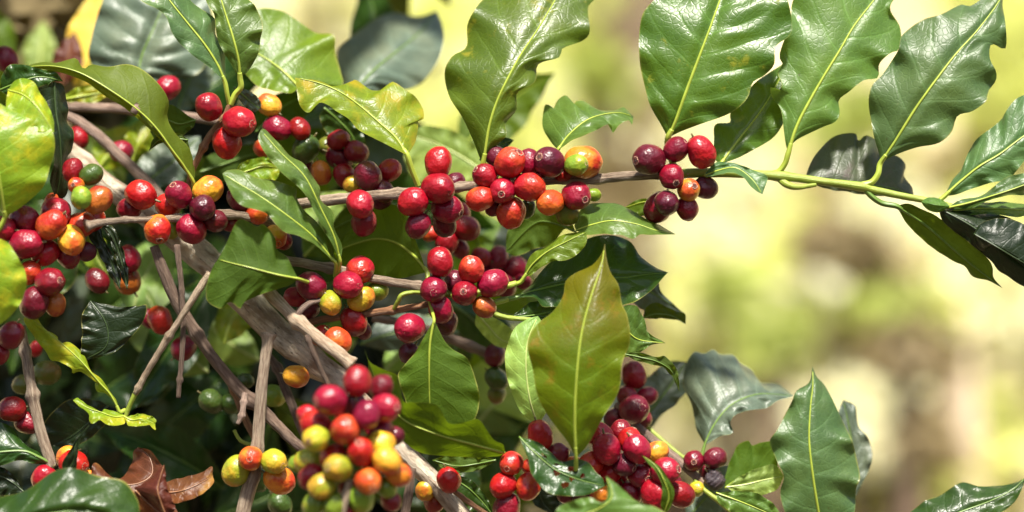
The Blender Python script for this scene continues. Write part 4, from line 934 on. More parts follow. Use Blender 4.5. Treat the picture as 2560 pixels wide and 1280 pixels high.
cherries(-.8, [
 (870,713,36,'R',(896,716),'in front of the branch, left of centre, navel on its right'),
 (900,675,37,'BR',(906,676),'on top of the branch, left of centre, navel facing the viewer'),
 (778,715,36,'D',None,'at the left end of the group left of centre'),
 (826,757,30,'YG',(833,776),'greenest front one, hanging in the group left of centre'),
 (903,747,32,'Y',None,'hanging below the two red ones left of centre', {'dz':.3}),
 (943,728,25,'G',None,'at the right end of the group left of centre', {'dz':.9}),
 (738,742,26,'R',None,'half hidden at the lower left of the group left of centre', {'dz':1.2}),
 (884,803,34,'D',None,'in shade under the reddish twig', {'dz':1.0}),
 (845,851,33,'OR',None,'beside the straw coloured side branch, under the reddish twig', {'ax':(.7,.7)}),
 (802,838,24,'OR',None,'mostly hidden behind the straw coloured side branch', {'dz':1}),
 (908,826,22,'M',None,'in shade right of the orange-red one under the reddish twig', {'dz':1.8}),
 (770,775,26,'M',None,'in shade behind the greenest front one', {'dz':1.6})], G1)
cherries(-.6, [
 (506,520,34,'M',(514,518),'with a pale navel, at the right end of the left row'),
 (352,487,38,'R',None,'large, at the left end of the left row'),
 (447,487,34,'C',(436,464),'with its navel at the top, middle of the left row', {'dz':.2}),
 (421,513,31,'BR',None,'oval, in front of the left row above the thin branch', {'ax':(1,.1)}),
 (520,475,35,'YO',None,'highest on the right of the left row'),
 (478,573,36,'R',None,'hanging under the thin branch in the left row'),
 (394,573,36,'O',(402,600),'hanging under the thin branch, navel pointing down'),
 (536,552,29,'M',None,'in shade at the lower right of the left row', {'dz':.6}),
 (430,574,22,'YG',None,'half hidden between the orange and red hanging ones', {'dz':.8}),
 (323,522,29,'D',None,'half hidden at the far left of the left row', {'dz':.6})], G1)
cherries(1.2, [
 (600,497,32,'D',None,'behind the lower twin leaf, left half'),
 (640,492,26,'R',None,'pinkish, seen just over the lower twin leaf'),
 (642,535,26,'OR',None,'peeking out below the lower twin leaf'),
 (578,560,22,'D',None,'in shade behind the dark backlit leaf top'),
 (688,592,30,'YO',(697,608),'held in the notch of the dark backlit leaf', {'dz':-1.4}),
 (706,600,24,'D',None,'hidden behind the yellow-orange one in the notch', {'dz':.4})], G1)
cherries(-2.4, [
 (65,610,38,'C',None,'large, in front of the big left bunch'),
 (128,562,36,'OR',None,'oval and shiny, upper middle of the big left bunch', {'ax':(-.7,.6)}),
 (178,600,36,'YO',(185,626),'with a greenish side, right of the big left bunch'),
 (113,632,33,'BR',None,'right of the large crimson one in the big left bunch'),
 (203,494,27,'G',None,'highest green one over the big left bunch', {'ax':(-.1,-1),'dz':-.3}),
 (140,530,38,'C',(163,541),'with its navel at the right, top of the big left bunch', {'dz':.6}),
 (204,562,33,'OR',None,'right in the big left bunch, left of the broken twig tip', {'dz':.7}),
 (245,500,34,'BO',None,'right of the highest green one over the big left bunch', {'dz':.8}),
 (230,550,31,'OR',None,'behind the broken dry twig tip', {'dz':1.3}),
 (62,550,37,'D',None,'brownish, below the sunlit leaf in the big left bunch', {'dz':.4}),
 (4,572,33,'R',None,'cut by the left edge in the big left bunch'),
 (125,705,37,'D',(152,701),'with a ragged navel, below the big left bunch', {'rag':1}),
 (85,757,37,'M',None,'hanging lower left of the one with ragged navel'),
 (137,760,28,'BO',None,'below the dark red one with ragged navel', {'dz':.6}),
 (72,682,30,'OR',None,'in shade beside the yellowing leaf lobe', {'dz':.4}),
 (170,640,30,'D',None,'in shade below the yellow-orange one of the big left bunch', {'dz':.8}),
 (28,632,32,'M',None,'in shade left of the large crimson one', {'dz':.8}),
 (190,463,21,'O',(186,462),'small, above the highest green one', {'dz':.6}),
 (228,437,27,'DG',None,'topmost green one beside the thick grey stem', {'dz':1.0,'ax':(.9,-.5)}),
 (182,425,27,'D',None,'topmost red one beside the almost black leaf', {'dz':1.0}),
 (212,628,26,'M',None,'in shade at the right edge of the big left bunch', {'dz':1.4}),
 (28,838,33,'D',None,'at the left edge below the yellowing leaf lobe'),
 (-2,885,26,'D',None,'cut by the left edge, below the dark red one', {'dz':.5}),
 (130,505,20,'OR',None,'small, behind the sunlit leaf over the big left bunch', {'dz':1})], G1)
cherries(3.5, [
 (322,647,31,'R',None,'blurred, right of the two hanging leaf strips'),
 (318,700,35,'BO',None,'blurred, behind the foot of the hanging leaf strips'),
 (243,702,30,'M',None,'blurred, in deep shade left of the hanging leaf strips'),
 (400,800,32,'OR',None,'blurred, right of the dark scaly leaf'),
 (372,796,24,'D',None,'blurred, behind the orange-red one by the scaly leaf', {'dz':.6}),
 (459,870,31,'D',None,'blurred, behind the thin dark hanging twig'),
 (117,932,32,'OL',None,'blurred, right of the knotted left twig', {'ax':(1,0)}),
 (58,962,26,'OL',None,'blurred, hidden behind the knotted left twig'),
 (528,1003,30,'DG',None,'blurred, in deep shade inside the lower bush'),
 (576,1010,24,'DG',None,'blurred, almost hidden right of the shaded dark green one'),
 (613,952,20,'DG',None,'small and blurred, behind the long brown twig', {}),
 (684,990,29,'G',None,'blurred, right of the upright light branch'),
 (640,1195,34,'DG',None,'in shade behind the foot of the upright light branch'),
 (700,1260,30,'DG',None,'in shade left of the big bunch near the bottom edge')], G1)
cherries(-1, [
 (740,941,29,'YO',None,'alone on a small stalk left of the straw coloured branch', {'ax':(.9,.2),'dz':1.4}),
 (30,1023,33,'D',(-2,1028),'oval, left of the knotted left twig'),
 (68,1057,29,'D',None,'below the oval dark red one left of the knotted twig', {'dz':.4}),
 (184,1160,36,'R',(213,1164),'in the lower left corner, behind the upright dark leaf sliver'),
 (110,1194,31,'R',None,'in the lower left corner above the foreground leaf'),
 (170,1143,29,'O',None,'behind the red one with navel in the lower left corner', {'dz':.6}),
 (222,1190,14,'O',None,'tiny bit showing over the foreground leaf', {'dz':.6})], G1)
cherries(-2.0, [
 (626,1146,32,'O',(627,1145),'in front of the upright light branch, navel to the viewer'),
 (685,1154,32,'YG',(708,1163),'right of the orange one on the upright light branch'),
 (590,1177,36,'YG',None,'left of the orange one on the upright light branch', {'ax':(-.4,.9),'dz':.3}),
 (698,1200,36,'O',None,'below the yellow-green one right of the upright light branch', {'dz':.4})], G1)
cherries(-8.0, [
 (903,1130,36,'R',(900,1106),'tall, in the centre of the big front bunch'),
 (862,1075,38,'BR',(872,1066),'in the middle of the big front bunch, navel up'),
 (845,1170,36,'YG',(822,1166),'in front of the big front bunch, scar at its left'),
 (790,1097,34,'YG',(775,1102),'greenish, left side of the big front bunch'),
 (826,1000,40,'R',(794,1003),'large, upper left of the big front bunch, scar at its left'),
 (893,953,36,'C',None,'topmost of the big front bunch', {'ax':(.05,-1),'dz':.5}),
 (917,1037,35,'C',None,'bloomy, upper middle of the big front bunch', {'ax':(.3,-1)}),
 (962,1020,38,'R',(991,1016),'upper right of the big front bunch, scar at its right', {'dz':.3}),
 (920,1202,35,'OR',(932,1212),'lower middle of the big front bunch, behind the light stalk'),
 (806,1215,35,'YG',(788,1226),'lower left of the big front bunch'),
 (968,1152,35,'YO',None,'pale, right side of the big front bunch'),
 (953,1108,33,'Y',None,'above the pale yellow-orange one in the big front bunch', {'dz':.3}),
 (893,1098,26,'YG',None,'small, behind the tall bright red centre one', {'dz':.3}),
 (835,1142,33,'OR',None,'behind the scarred yellow-green one of the big front bunch', {'dz':.5}),
 (790,1065,39,'R',None,'above the greenish left one of the big front bunch', {'dz':.5}),
 (945,1080,37,'R',None,'between the crimson and the yellow one in the big front bunch', {'dz':.7}),
 (780,1192,33,'C',None,'left of the lower yellow-green ones in the big front bunch', {'dz':.4}),
 (775,1153,36,'YG',None,'blurred, behind the crimson one of the big front bunch', {'dz':.9}),
 (888,1012,29,'M',None,'in shade between the upper ones of the big front bunch', {'dz':1.0}),
 (953,968,31,'M',None,'dark, beside the topmost of the big front bunch', {'dz':1.0}),
 (995,1185,31,'O',None,'at the right edge of the big front bunch', {'dz':.6}),
 (966,1217,27,'G',None,'lower right of the big front bunch', {'dz':.3}),
 (903,1245,35,'G',None,'at the bottom of the big front bunch behind the light stalk', {'dz':.5}),
 (835,1265,30,'G',None,'at the bottom edge, left of the light stalk', {'dz':.6}),
 (785,1262,30,'G',None,'at the bottom edge, lowest left of the big front bunch', {'dz':.6}),
 (873,1282,28,'OR',None,'cut by the bottom edge under the light stalk', {'dz':.3}),
 (978,1252,26,'D',None,'at the bottom right of the big front bunch', {'dz':.9}),
 (984,1090,25,'M',None,'in shade at the right of the big front bunch', {'dz':1.4}),
 (770,1040,28,'R',None,'peeking out at the upper left of the big front bunch', {'dz':1.2}),
 (930,1160,26,'R',None,'small, tucked in right of the tall centre one', {'dz':.9}),
 (860,1030,28,'R',None,'small, tucked in above the middle one of the big front bunch', {'dz':.8}),
 (870,1225,26,'R',None,'small, tucked in low in the big front bunch', {'dz':.9}),
 (745,1160,24,'G',None,'in shade at the far left of the big front bunch', {'dz':1.8})], G1)
cherries(-.8, [
 (1122,1200,31,'R',None,'right of the thick stem at the bottom, on the reddish stalk', {'ax':(.3,1)}),
 (1064,1225,26,'Y',None,'left of the bottom end of the thick stem', {'dz':1.4}),
 (1088,1252,28,'BO',None,'in shade behind the bottom end of the thick stem', {'dz':1.8})], G1)
cherries(-1.6, [
 (1278,1158,31,'BR',(1268,1169),'topmost of the lower group left of the holed leaf'),
 (1258,1213,33,'R',(1240,1230),'middle left of the lower group left of the holed leaf'),
 (1321,1216,32,'OR',(1313,1248),'hanging, egg shaped, in the lower group left of the holed leaf'),
 (1328,1166,22,'BR',None,'behind the holed leaf beside the topmost of the lower group', {'dz':.8}),
 (1267,1270,36,'D',None,'cut by the bottom edge left of the holed leaf'),
 (1350,1087,33,'R',None,'beside the foot of the tall yellowish leaf, over the holed leaf', {'ax':(.3,1)}),
 (1392,1135,28,'D',None,'between the holed leaf and the tall yellowish leaf', {'dz':.6})], G1)
cherries(-1.6, [
 (1517,1122,37,'R',None,'large, in front at the top of the lower right cluster', {'ax':(.2,1)}),
 (1593,1122,35,'R',None,'second large one at the top of the lower right cluster', {'ax':(.5,.8)}),
 (1560,1163,29,'M',(1583,1170),'with a dark navel, middle of the lower right cluster'),
 (1478,1160,32,'BR',(1474,1155),'with a grey navel, beside the foot of the tall yellowish leaf'),
 (1600,1190,31,'C',(1618,1196),'with a navel at its right, middle of the lower right cluster'),
 (1664,1178,36,'R',(1694,1172),'right side of the lower right cluster, behind the olive sliver'),
 (1640,1237,40,'R',None,'largest at the bottom of the lower right cluster', {'ax':(.2,1)}),
 (1500,1090,34,'R',None,'behind the large front one at the top of the lower right cluster', {'dz':.6}),
 (1524,1182,30,'BR',None,'at the left under the maroon navelled one', {'dz':.6}),
 (1641,1130,28,'YO',None,'only light one at the top of the lower right cluster', {'dz':.8}),
 (1573,1100,30,'R',None,'between the two large top ones of the lower right cluster', {'dz':.9}),
 (1552,1078,27,'D',None,'dark, at the very top of the lower right cluster', {'dz':1.4}),
 (1700,1236,34,'D',None,'lowest at the right of the lower right cluster', {'dz':.5}),
 (1578,1232,30,'C',None,'near the bottom, left of the largest in the lower right cluster', {'dz':.6}),
 (1500,1238,26,'O',None,'blurred, behind the tooth tipped bottom leaf', {'dz':.8}),
 (1462,1243,30,'M',None,'in shade below the holed leaf', {'dz':1.0}),
 (1420,1235,26,'D',None,'in shade under the lower edge of the holed leaf', {'dz':1.2}),
 (1438,1170,30,'OR',None,'behind the holes of the eaten leaf, upper', {'dz':.5}),
 (1400,1195,30,'O',None,'behind the holes of the eaten leaf, lower', {'dz':.6}),
 (1545,1205,26,'R',None,'small, below the maroon navelled one', {'dz':.3}),
 (1620,1155,24,'C',None,'small, between the two upper right large ones', {'dz':.5}),
 (1500,1205,25,'C',None,'small, at the left foot of the lower right cluster', {'dz':.8}),
 (1675,1205,28,'D',None,'in shade behind the right side of the lower right cluster', {'dz':1.6})], G1)
cherries(2.0, [
 (1735,1152,27,'D',(1733,1153),'left one of three at the end of the lower right branch'),
 (1787,1145,28,'M',None,'upper right one of three ending the lower right branch'),
 (1786,1199,27,'K',None,'dried up, below the maroon one at the lower right branch'),
 (1741,1222,21,'YG',(1746,1219),'small, on the thin dark green twig at the bottom right'),
 (1768,1180,22,'M',None,'in shade behind the dried up one', {'dz':1.2})], G1)
cherries(3.0, [
 (1586,1023,38,'D',(1604,1018),'large, with a dark navel, right of the tall yellowish leaf'),
 (1586,938,33,'C',None,'blurred, upper one right of the tall yellowish leaf', {'dz':1.5}),
 (1618,990,24,'C',None,'blurred, behind and right of the large navelled one', {'dz':1.5}),
 (1568,990,26,'D',None,'blurred, above the large navelled one in shade', {'dz':1}),
 (1605,1045,24,'D',None,'directly under the large navelled one', {'dz':.5}),
 (1535,1045,26,'M',None,'in deep shade beside the tall yellowish leaf', {'dz':1})], G1)
cherries(5.0, [
 (1237,888,28,'M',None,'blurred, at the end of the blurred brown branch, upper of three'),
 (1241,947,28,'DG',None,'blurred, middle of the three left of the pale leaf'),
 (1242,985,23,'OL',None,'blurred, lowest of the three left of the pale leaf', {'dz':.8})], G1)
# ================================================================== look
APERTURE = 0.037      # metres across the lens opening
SUN = (60, 8); SUN_E = 5.0; SKY_E = 0.09; EXPO = 1.2
def bk(kind, word, px, py, rad, n=260, dist=2.5, size=.045): return (word, kind, px, py, dist, rad, n, size)
BACK = [
 bk('lime', 'blurred lime shrub behind the pale wavy leaf', 1170, 120, .16, 300, 2.4),
 bk('lime', 'blurred lime shrub between the spotted leaf and the largest ribbed leaf', 1500, 60, .11, 260, 2.6),
 bk('cream', 'blurred straw coloured shrub above the small ragged leaf', 1380, 260, .11, 240, 2.6),
 bk('cream', 'blurred straw coloured plant beside the largest ribbed leaf foot', 1560, 330, .09, 170, 2.4),
 bk('cream', 'blurred straw coloured plant behind the grey leaf, top', 800, 40, .16, 280, 2.2),
 bk('lime', 'blurred lime plant at the top edge between the two grey leaves', 1020, -10, .09, 170, 2.5),
 bk('lime', 'blurred yellow green shrub at the right edge, top', 2560, 110, .09, 200, 2.5),
 bk('lime', 'blurred yellow green plant at the top edge right of the middle', 2420, -20, .07, 140, 2.6),
 bk('green', 'blurred olive green plant below the wavy upright leaves', 2130, 290, .05, 110, 2.4),
 bk('lime', 'blurred lime shrub below the right cherry cluster', 2020, 660, .08, 190, 2.2),
 bk('lime', 'blurred lime shrub in the middle of the open right side', 2080, 830, .10, 230, 2.2),
 bk('cream', 'blurred pale plant right of the tall yellowish leaf', 1740, 620, .10, 220, 2.4),
 bk('cream', 'blurred pale plant under the upper right cluster', 1840, 480, .08, 160, 2.6),
 bk('cream', 'blurred bright round shrub below the drooping leaf', 2350, 680, .09, 230, 2.0),
 bk('lime', 'blurred lime shrub behind the ribbed blue green leaf', 1800, 830, .11, 240, 2.2),
 bk('cream', 'blurred pale shrub above the dark upright leaf', 1960, 900, .11, 240, 2.1),
 bk('cream', 'blurred cream plant between the ribbed and the upright leaf', 1850, 1080, .08, 150, 2.1),
 bk('lime', 'blurred lime shrub right of the dark upright leaf', 2180, 1040, .06, 140, 2.1),
 bk('lime', 'blurred lime shrub at the bottom right', 2350, 1050, .08, 220, 2.0),
 bk('lime', 'blurred yellow green shrub at the bottom right corner', 2330, 1220, .09, 220, 1.9),
 bk('cream', 'blurred cream shrub at the right edge, lower half', 2520, 900, .09, 200, 2.2),
 bk('lime', 'blurred lime shrub at the right edge, upper middle', 2530, 260, .08, 170, 2.4),
 bk('lime', 'blurred lime shrub behind the leaf cut by the right edge', 2500, 600, .07, 150, 2.3),
 bk('cream', 'blurred cream plant under the drooping leaves at the right edge', 2530, 760, .08, 160, 2.2),
 bk('lime', 'blurred lime plant above the ribbed blue green leaf', 1650, 470, .06, 110, 2.6),
 bk('earth', 'blurred brown plant behind the small ragged leaf', 1600, 260, .025, 60, 2.2),
 bk('earth', 'blurred brown plant under the right end of the middle cluster', 1540, 460, .03, 70, 2.0),
 bk('earth', 'blurred brown plant below the purplish shaded leaf', 2190, 650, .03, 70, 1.9),
 bk('green', 'blurred green plant low in the open right side', 1930, 830, .035, 90, 1.9),
 bk('green', 'blurred green plant above the ribbed blue green leaf', 1830, 720, .035, 80, 2.0),
 bk('green', 'blurred green plant between the brown shrubs', 2230, 760, .04, 100, 1.9),
 bk('green', 'blurred green plant behind the spotted leaf edge', 1500, 190, .03, 70, 2.2),
 bk('tan', 'blurred tan dry plant at the right below the stump top', 2400, 940, .05, 110, 2.1),
 bk('lime', 'blurred lime plant low behind the dark upright leaf', 2120, 1200, .06, 160, 1.9),
 bk('cream', 'blurred cream plant left of the bottom right brown gap', 2150, 1030, .05, 130, 1.8),
 bk('lime', 'blurred lime plant left of the stump', 2290, 800, .05, 120, 1.9),
 bk('cream', 'blurred cream plant between the drooping leaf and the shoot', 2200, 560, .05, 110, 2.3),
 bk('earth', 'blurred brown gap of dry leaves in the open right side', 2265, 870, .032, 130, 1.6, .035),
 bk('earth', 'blurred brown dry leaves low in the open right side', 2290, 1105, .018, 70, 1.6, .03),
 bk('pink', 'blurred pink dry plant at the bottom right', 2210, 1170, .045, 80, 2.0),
 bk('tan', 'blurred tan dry plant behind the long bent leaf stalk', 2080, 520, .08, 150, 2.8),
 bk('tan', 'blurred tan dry plant under the rightmost tall leaf', 2420, 420, .07, 130, 2.8),
 bk('earth', 'blurred brown shrub right of the open middle', 2240, 890, .055, 160, 2.1),
 bk('earth', 'blurred brown shrub below the long bent leaf stalk', 2110, 600, .03, 80, 2.0),
 bk('earth', 'blurred brown plant low between the lime shrubs', 2280, 1110, .03, 70, 1.8),
 bk('green', 'blurred green shrub seen through the middle of the bush', 1180, 980, .10, 260, 1.2),
 bk('lime', 'blurred lime shrub behind the upper middle of the bush', 1130, 370, .10, 220, 1.4),
]
DARKS = [(40, 60), (330, 700), (100, 1000), (420, 1080), (640, 820), (820, 1000), (200, 520), (250, 860), (560, 1180), (60, 760)]  # shrubs set where deep shade lies, the shade put into their colour
for x_, y_ in DARKS: BACK.append(('shrub added as dark shade behind the left of the coffee bush', 'earth' if y_ < 200 else 'dark', x_, y_, .40, .11, 420, .06))
LITPTS = [(190, 90, 16), (100, 130, 22), (700, 130, 4.5), (250, 200, -1), (60, 400, -4), (900, 290, 0), (350, 500, -1), (200, 560, -3), (470, 500, 0), (600, 300, -1), (720, 460, -2), (720, 310, 3), (500, 780, -1), (430, 760, -1), (620, 670, -2), (200, 920, -1), (80, 950, 0), (280, 1040, -1), (650, 1000, -1), (620, 760, 1), (750, 860, 0), (260, 450, 4), (400, 1180, -2), (370, 90, 7), (200, 268, 6), (280, 360, 5), (520, 640, 2), (680, 810, 1), (790, 900, 1), (560, 700, 2), (620, 770, 1), (730, 850, 1), (830, 940, 1), (500, 650, 2), (740, 860, 1), (1060, 1180, 0), (860, 1080, -8), (840, 970, -8), (640, 1150, -2)]  # points kept sunlit by gaps in the added leaves
def SHADE():  # leaves added out of view to shade the bush, gapped over the lit points
    rs = random.Random(21); V, F = [], []
    EL_, AZ_ = SUN
    sdir = Vector((math.sin(R(AZ_)) * math.cos(R(EL_)), -math.cos(R(AZ_)) * math.cos(R(EL_)), math.sin(R(EL_))))
    lit = [P(*q) for q in LITPTS]
    for i in range(620):
        x = rs.uniform(-.46, -.06); y = rs.uniform(-.14, .30); zz = CAM_Z + rs.uniform(.16, .36)
        p = Vector((x, y, zz))
        if any(((p - q) - sdir * (p - q).dot(sdir)).length < .085 for q in lit): continue
        a = Vector((rs.gauss(0, 1), rs.gauss(0, 1), rs.gauss(0, .4))).normalized()
        w = a.cross(Vector((rs.gauss(0, .3), rs.gauss(0, .3), 1))).normalized(); L = rs.uniform(.06, .09); q = len(V)
        V += [p, p + a * L * .25 + w * L * .2, p + a * L * .6 + w * L * .2, p + a * L, p + a * L * .6 - w * L * .2, p + a * L * .25 - w * L * .2]
        F += [(q, q + 1, q + 2, q + 3, q + 4, q + 5)]
    tag(link('shade_foliage', mesh('shade_foliage', V, F, LM['dark'])), 'added unseen leaves above the frame that shade the coffee bush', 'foliage', kind='stuff')
# ================================================================== BACKGROUND: a sunny slope with shrubs
def ground_mat():
    b = N('dry_slope'); obj = b.n('TexCoord').outputs['Object']
    a = b.noise(obj, 3.2, 4); f = b.noise(obj, 22, 5); g = b.noise(obj, 1.4, 2)
    col = b.mix(b.step(a, 0.42, 0.58), (0.32, 0.25, 0.14), (0.54, 0.46, 0.26))
    col = b.mix(b.step(g, 0.5, 0.6), col, (0.33, 0.34, 0.08))
    col = b.mix(b.math('MULTIPLY', b.step(f, 0.45, 0.7), 0.5), col, (0.62, 0.50, 0.30))
    sep = b.n('SeparateXYZ'); b.put(sep.inputs[0], obj)
    near = b.step(b.math('ADD', sep.outputs[1], b.math('MULTIPLY', a, .8)), 1.2, 2.2, 1.0, 0.0)  # soil and litter near the bush, darkened as shade to cut reflections
    col = b.mix(near, col, b.mix(b.step(f, .4, .65), (0.05, 0.032, 0.02), (0.11, 0.075, 0.045)))
    return b.done(b.principled(Base_Color=col, Roughness=0.9, Normal=b.bump(f, 0.5, 0.03), Specular_IOR_Level=0.2))
GV, GF = [], []
GX, GY = 60, 80
for j in range(GY + 1):
    for i in range(GX + 1):
        x = -16 + 32 * i / GX; y = -4 + 26 * j / GY
        h = max(0.0, y - 1.6) * 0.75
        h = h + (0.16 * mnoise.noise(Vector((x * .7, y * .7, 1))) + 0.05 * mnoise.noise(Vector((x * 2.3, y * 2.3, 4)))) * min(1, max(0, y - .6))
        GV.append((x, y, h))
for j in range(GY):
    for i in range(GX):
        a = j * (GX + 1) + i; GF.append((a, a + 1, a + GX + 2, a + GX + 1))
tag(link('ground', mesh('ground', GV, GF, ground_mat())), kind='structure')
def gh(x, y): return max(0.0, y - 1.6) * 0.75

def fol_mat(name, c, tr, tf=.45):
    b = N(name); obj = b.n('TexCoord').outputs['Object']; n = b.noise(obj, 9, 2); n2 = b.noise(obj, 40, 2)
    col = b.mix(b.step(n, .35, .65), c, tuple(min(1, x * 1.35) for x in c)); col = b.mix(b.math('MULTIPLY', b.step(n2, .5, .7), .5), col, tuple(x * .55 for x in c))
    p = b.principled(Base_Color=col, Roughness=.5)
    t = b.n('BsdfTranslucent'); b.put(t.inputs[0], tr)
    mx = b.n('MixShader'); mx.inputs[0].default_value = tf; b.t.links.new(p, mx.inputs[1]); b.t.links.new(t.outputs[0], mx.inputs[2])
    return b.done(mx.outputs[0])
FM = {'earth': fol_mat('foliage_brown', (0.32, 0.25, 0.13), (0.28, 0.21, 0.10), .3), 'lime': fol_mat('foliage_sunlit_lime', (0.62, 0.64, 0.22), (0.76, 0.78, 0.27)), 'cream': fol_mat('foliage_sunlit_straw', (0.78, 0.74, 0.50), (0.84, 0.80, 0.54)),  # background foliage: strong sunlight put into the very light lime and straw
      'green': fol_mat('foliage_green', (0.40, 0.45, 0.12), (0.54, 0.60, 0.14)), 'dark': fol_mat('foliage_shade_dark', (0.018, 0.022, 0.008), (0.02, 0.03, 0.008), .25),  # dark foliage: shade put into a near-black colour
      'tan': fol_mat('foliage_tan', (0.42, 0.34, 0.16), (0.46, 0.36, 0.14)), 'pink': fol_mat('foliage_dry_pink', (0.58, 0.32, 0.20), (0.6, 0.35, 0.2))}
def shrub(label, kind, px, py, dist, rad, n=500, size=.05, name='shrub', squash=.8, cat='shrub', seed=0, trunk=True):
    """centre of the crown at picture (px, py), dist metres behind the focus plane, crown radius in metres"""
    k = (D + dist) / D
    c = Vector(((px - 1280) * S * k, dist, CAM_Z - (py - 640) * S * k))
    gz = max(gh(c.x, c.y) - .1, -.1)
    base = Vector((c.x, c.y, min(gz, c.z - rad * .3)))
    root = link(name, None, None, base); tag(root, label, cat, 'blurred background plants')
    rs = random.Random(seed + int(px * 3 + py))
    V, F = [], []
    lobes = [(Vector((rs.gauss(0, .45), rs.gauss(0, .45), rs.gauss(0, .4) * squash)) * rad, rs.uniform(.3, .6) * rad) for _ in range(9)]
    for i in range(n):
        lc, lr = rs.choice(lobes)
        d = Vector((rs.gauss(0, 1), rs.gauss(0, 1), rs.gauss(0, 1))).normalized() * lr * rs.uniform(.5, 1) ** .5
        p = c + lc + d - base
        a = Vector((rs.gauss(0, 1), rs.gauss(0, 1), rs.gauss(0, .6) - .2)).normalized()
        s_ = Vector((rs.gauss(0, 1), rs.gauss(0, 1), rs.gauss(0, .5))).normalized(); w = a.cross(s_).normalized()
        nn = a.cross(w).normalized()
        L = size * rs.uniform(.7, 1.5); W = L * rs.uniform(.22, .34); q = len(V)
        V += [p, p + a * L * .35 + w * W - nn * L * .04, p + a * L * .4 + nn * L * .05, p + a * L * .35 - w * W - nn * L * .04, p + a * L]
        F += [(q, q + 1, q + 2), (q, q + 2, q + 3), (q + 1, q + 4, q + 2), (q + 2, q + 4, q + 3)]
    o = link('crown', mesh('crown', V, F, FM[kind]), root)
    if trunk:
        TV, TF = [], []
        top = c - base
        for s in range(4):
            e = top + Vector((rs.uniform(-.5, .5), rs.uniform(-.3, .3), rs.uniform(-.2, .3))) * rad
            q0 = len(TV)
            for u in range(7):
                f = u / 6; p = Vector((0, 0, 0)).lerp(e, f) + Vector((0, 0, .15 * rad * math.sin(f * 3)))
                r = max(.004, .016 * (1 - .75 * f)) * max(1, rad)
                for j in range(6): TV.append(p + Vector((math.cos(j * 1.047) * r, math.sin(j * 1.047) * r, 0)))
            for u in range(6):
                for j in range(6):
                    a = q0 + u * 6 + j; b_ = q0 + u * 6 + (j + 1) % 6; TF.append((a, b_, b_ + 6, a + 6))
        link('trunk', mesh('trunk', TV, TF, BM['brown']), root)
    return root
def tree(label, px, dist, r, mat, lean=0.0, rows=(-700, 2600)):
    k = (D + dist) / D
    x = (px - 1280) * S * k; b0 = Vector((x, dist, max(0, gh(x, dist)) - .15))
    TV, TF, UV = [], [], []
    n, m_ = 26, 16
    for i in range(n + 1):
        f = i / n; h = f * 3.4
        cx = lean * h + .03 * math.sin(h * 2.1); rr = r * (1 - .3 * f) * (1 + .5 * math.exp(-h * 5))
        for j in range(m_):
            a = 2 * math.pi * j / m_; q = 1 + .12 * mnoise.noise(Vector((math.cos(a), math.sin(a), h * 1.5)))
            TV.append((cx + math.cos(a) * rr * q, math.sin(a) * rr * q, h)); UV.append((h * 4, j / m_))
    for i in range(n):
        for j in range(m_):
            a = i * m_ + j; b_ = i * m_ + (j + 1) % m_; TF.append((a, b_, b_ + m_, a + m_))
    rt = link('tree', None, None, b0); tag(rt, label, 'tree', 'blurred background trees')
    link('trunk', mesh('trunk', TV, TF, mat, UV), rt)
    rs = random.Random(int(px)); V, F = [], []
    for i in range(500):
        p = Vector((lean * 3.4 + rs.gauss(0, .6), rs.gauss(0, .6), 3.4 + rs.gauss(0, .4)))
        a = Vector((rs.gauss(0, 1), rs.gauss(0, 1), rs.gauss(0, .7))).normalized(); w = a.cross(Vector((rs.gauss(0, 1), 1, rs.gauss(0, 1)))).normalized(); q = len(V); L = rs.uniform(.08, .14)
        V += [p, p + a * L * .4 + w * L * .25, p + a * L, p + a * L * .4 - w * L * .25]; F += [(q, q + 1, q + 2), (q, q + 2, q + 3)]
    link('crown', mesh('crown', V, F, FM['green']), rt)
pale_bark = bark_mat('bark_pale_cream', (0.62, 0.50, 0.36), (0.50, 0.38, 0.26), (0.36, 0.26, 0.17), 5, .8, .4)
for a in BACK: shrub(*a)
def stump(label, px, dist, r, top_py, mat):
    k = (D + dist) / D; x = (px - 1280) * S * k; z1 = CAM_Z - (top_py - 640) * S * k; z0 = gh(x, dist) - .2
    V, F, UV = [], [], []
    n, m_ = 20, 18
    for i in range(n + 2):
        f = min(1, i / n); h = (z1 - z0) * f
        for j in range(m_):
            a = 2 * math.pi * j / m_; q = (1 + .12 * mnoise.noise(Vector((math.cos(a), math.sin(a), h * 3)))) * (1.35 - .35 * min(1, f * 3)) * (1 - .25 * f)
            if i == n + 1: q *= .02
            V.append((math.cos(a) * r * q - .05 * f * f, math.sin(a) * r * q, h + (.03 * mnoise.noise(Vector((math.cos(a), math.sin(a), 9))) if i >= n else 0))); UV.append((h * 4, j / m_))
    for i in range(n + 1):
        for j in range(m_):
            a = i * m_ + j; b_ = i * m_ + (j + 1) % m_; F.append((a, b_, b_ + m_, a + m_))
    tag(link('tree_stump', mesh('tree_stump', V, F, mat, UV), None, Vector((x, dist, z0))), label, 'tree stump', 'blurred background trees')
stump('blurred cream coloured tree stump near the right edge, lit by the sun', 2480, 1.9, .036, 760, pale_bark)
tree('blurred brown tree trunk far behind the small ragged leaf', 1610, 2.6, .075, BM['brown'], -.05)

# unseen leaves added above the frame to shade the inside of the bush
SHADE()
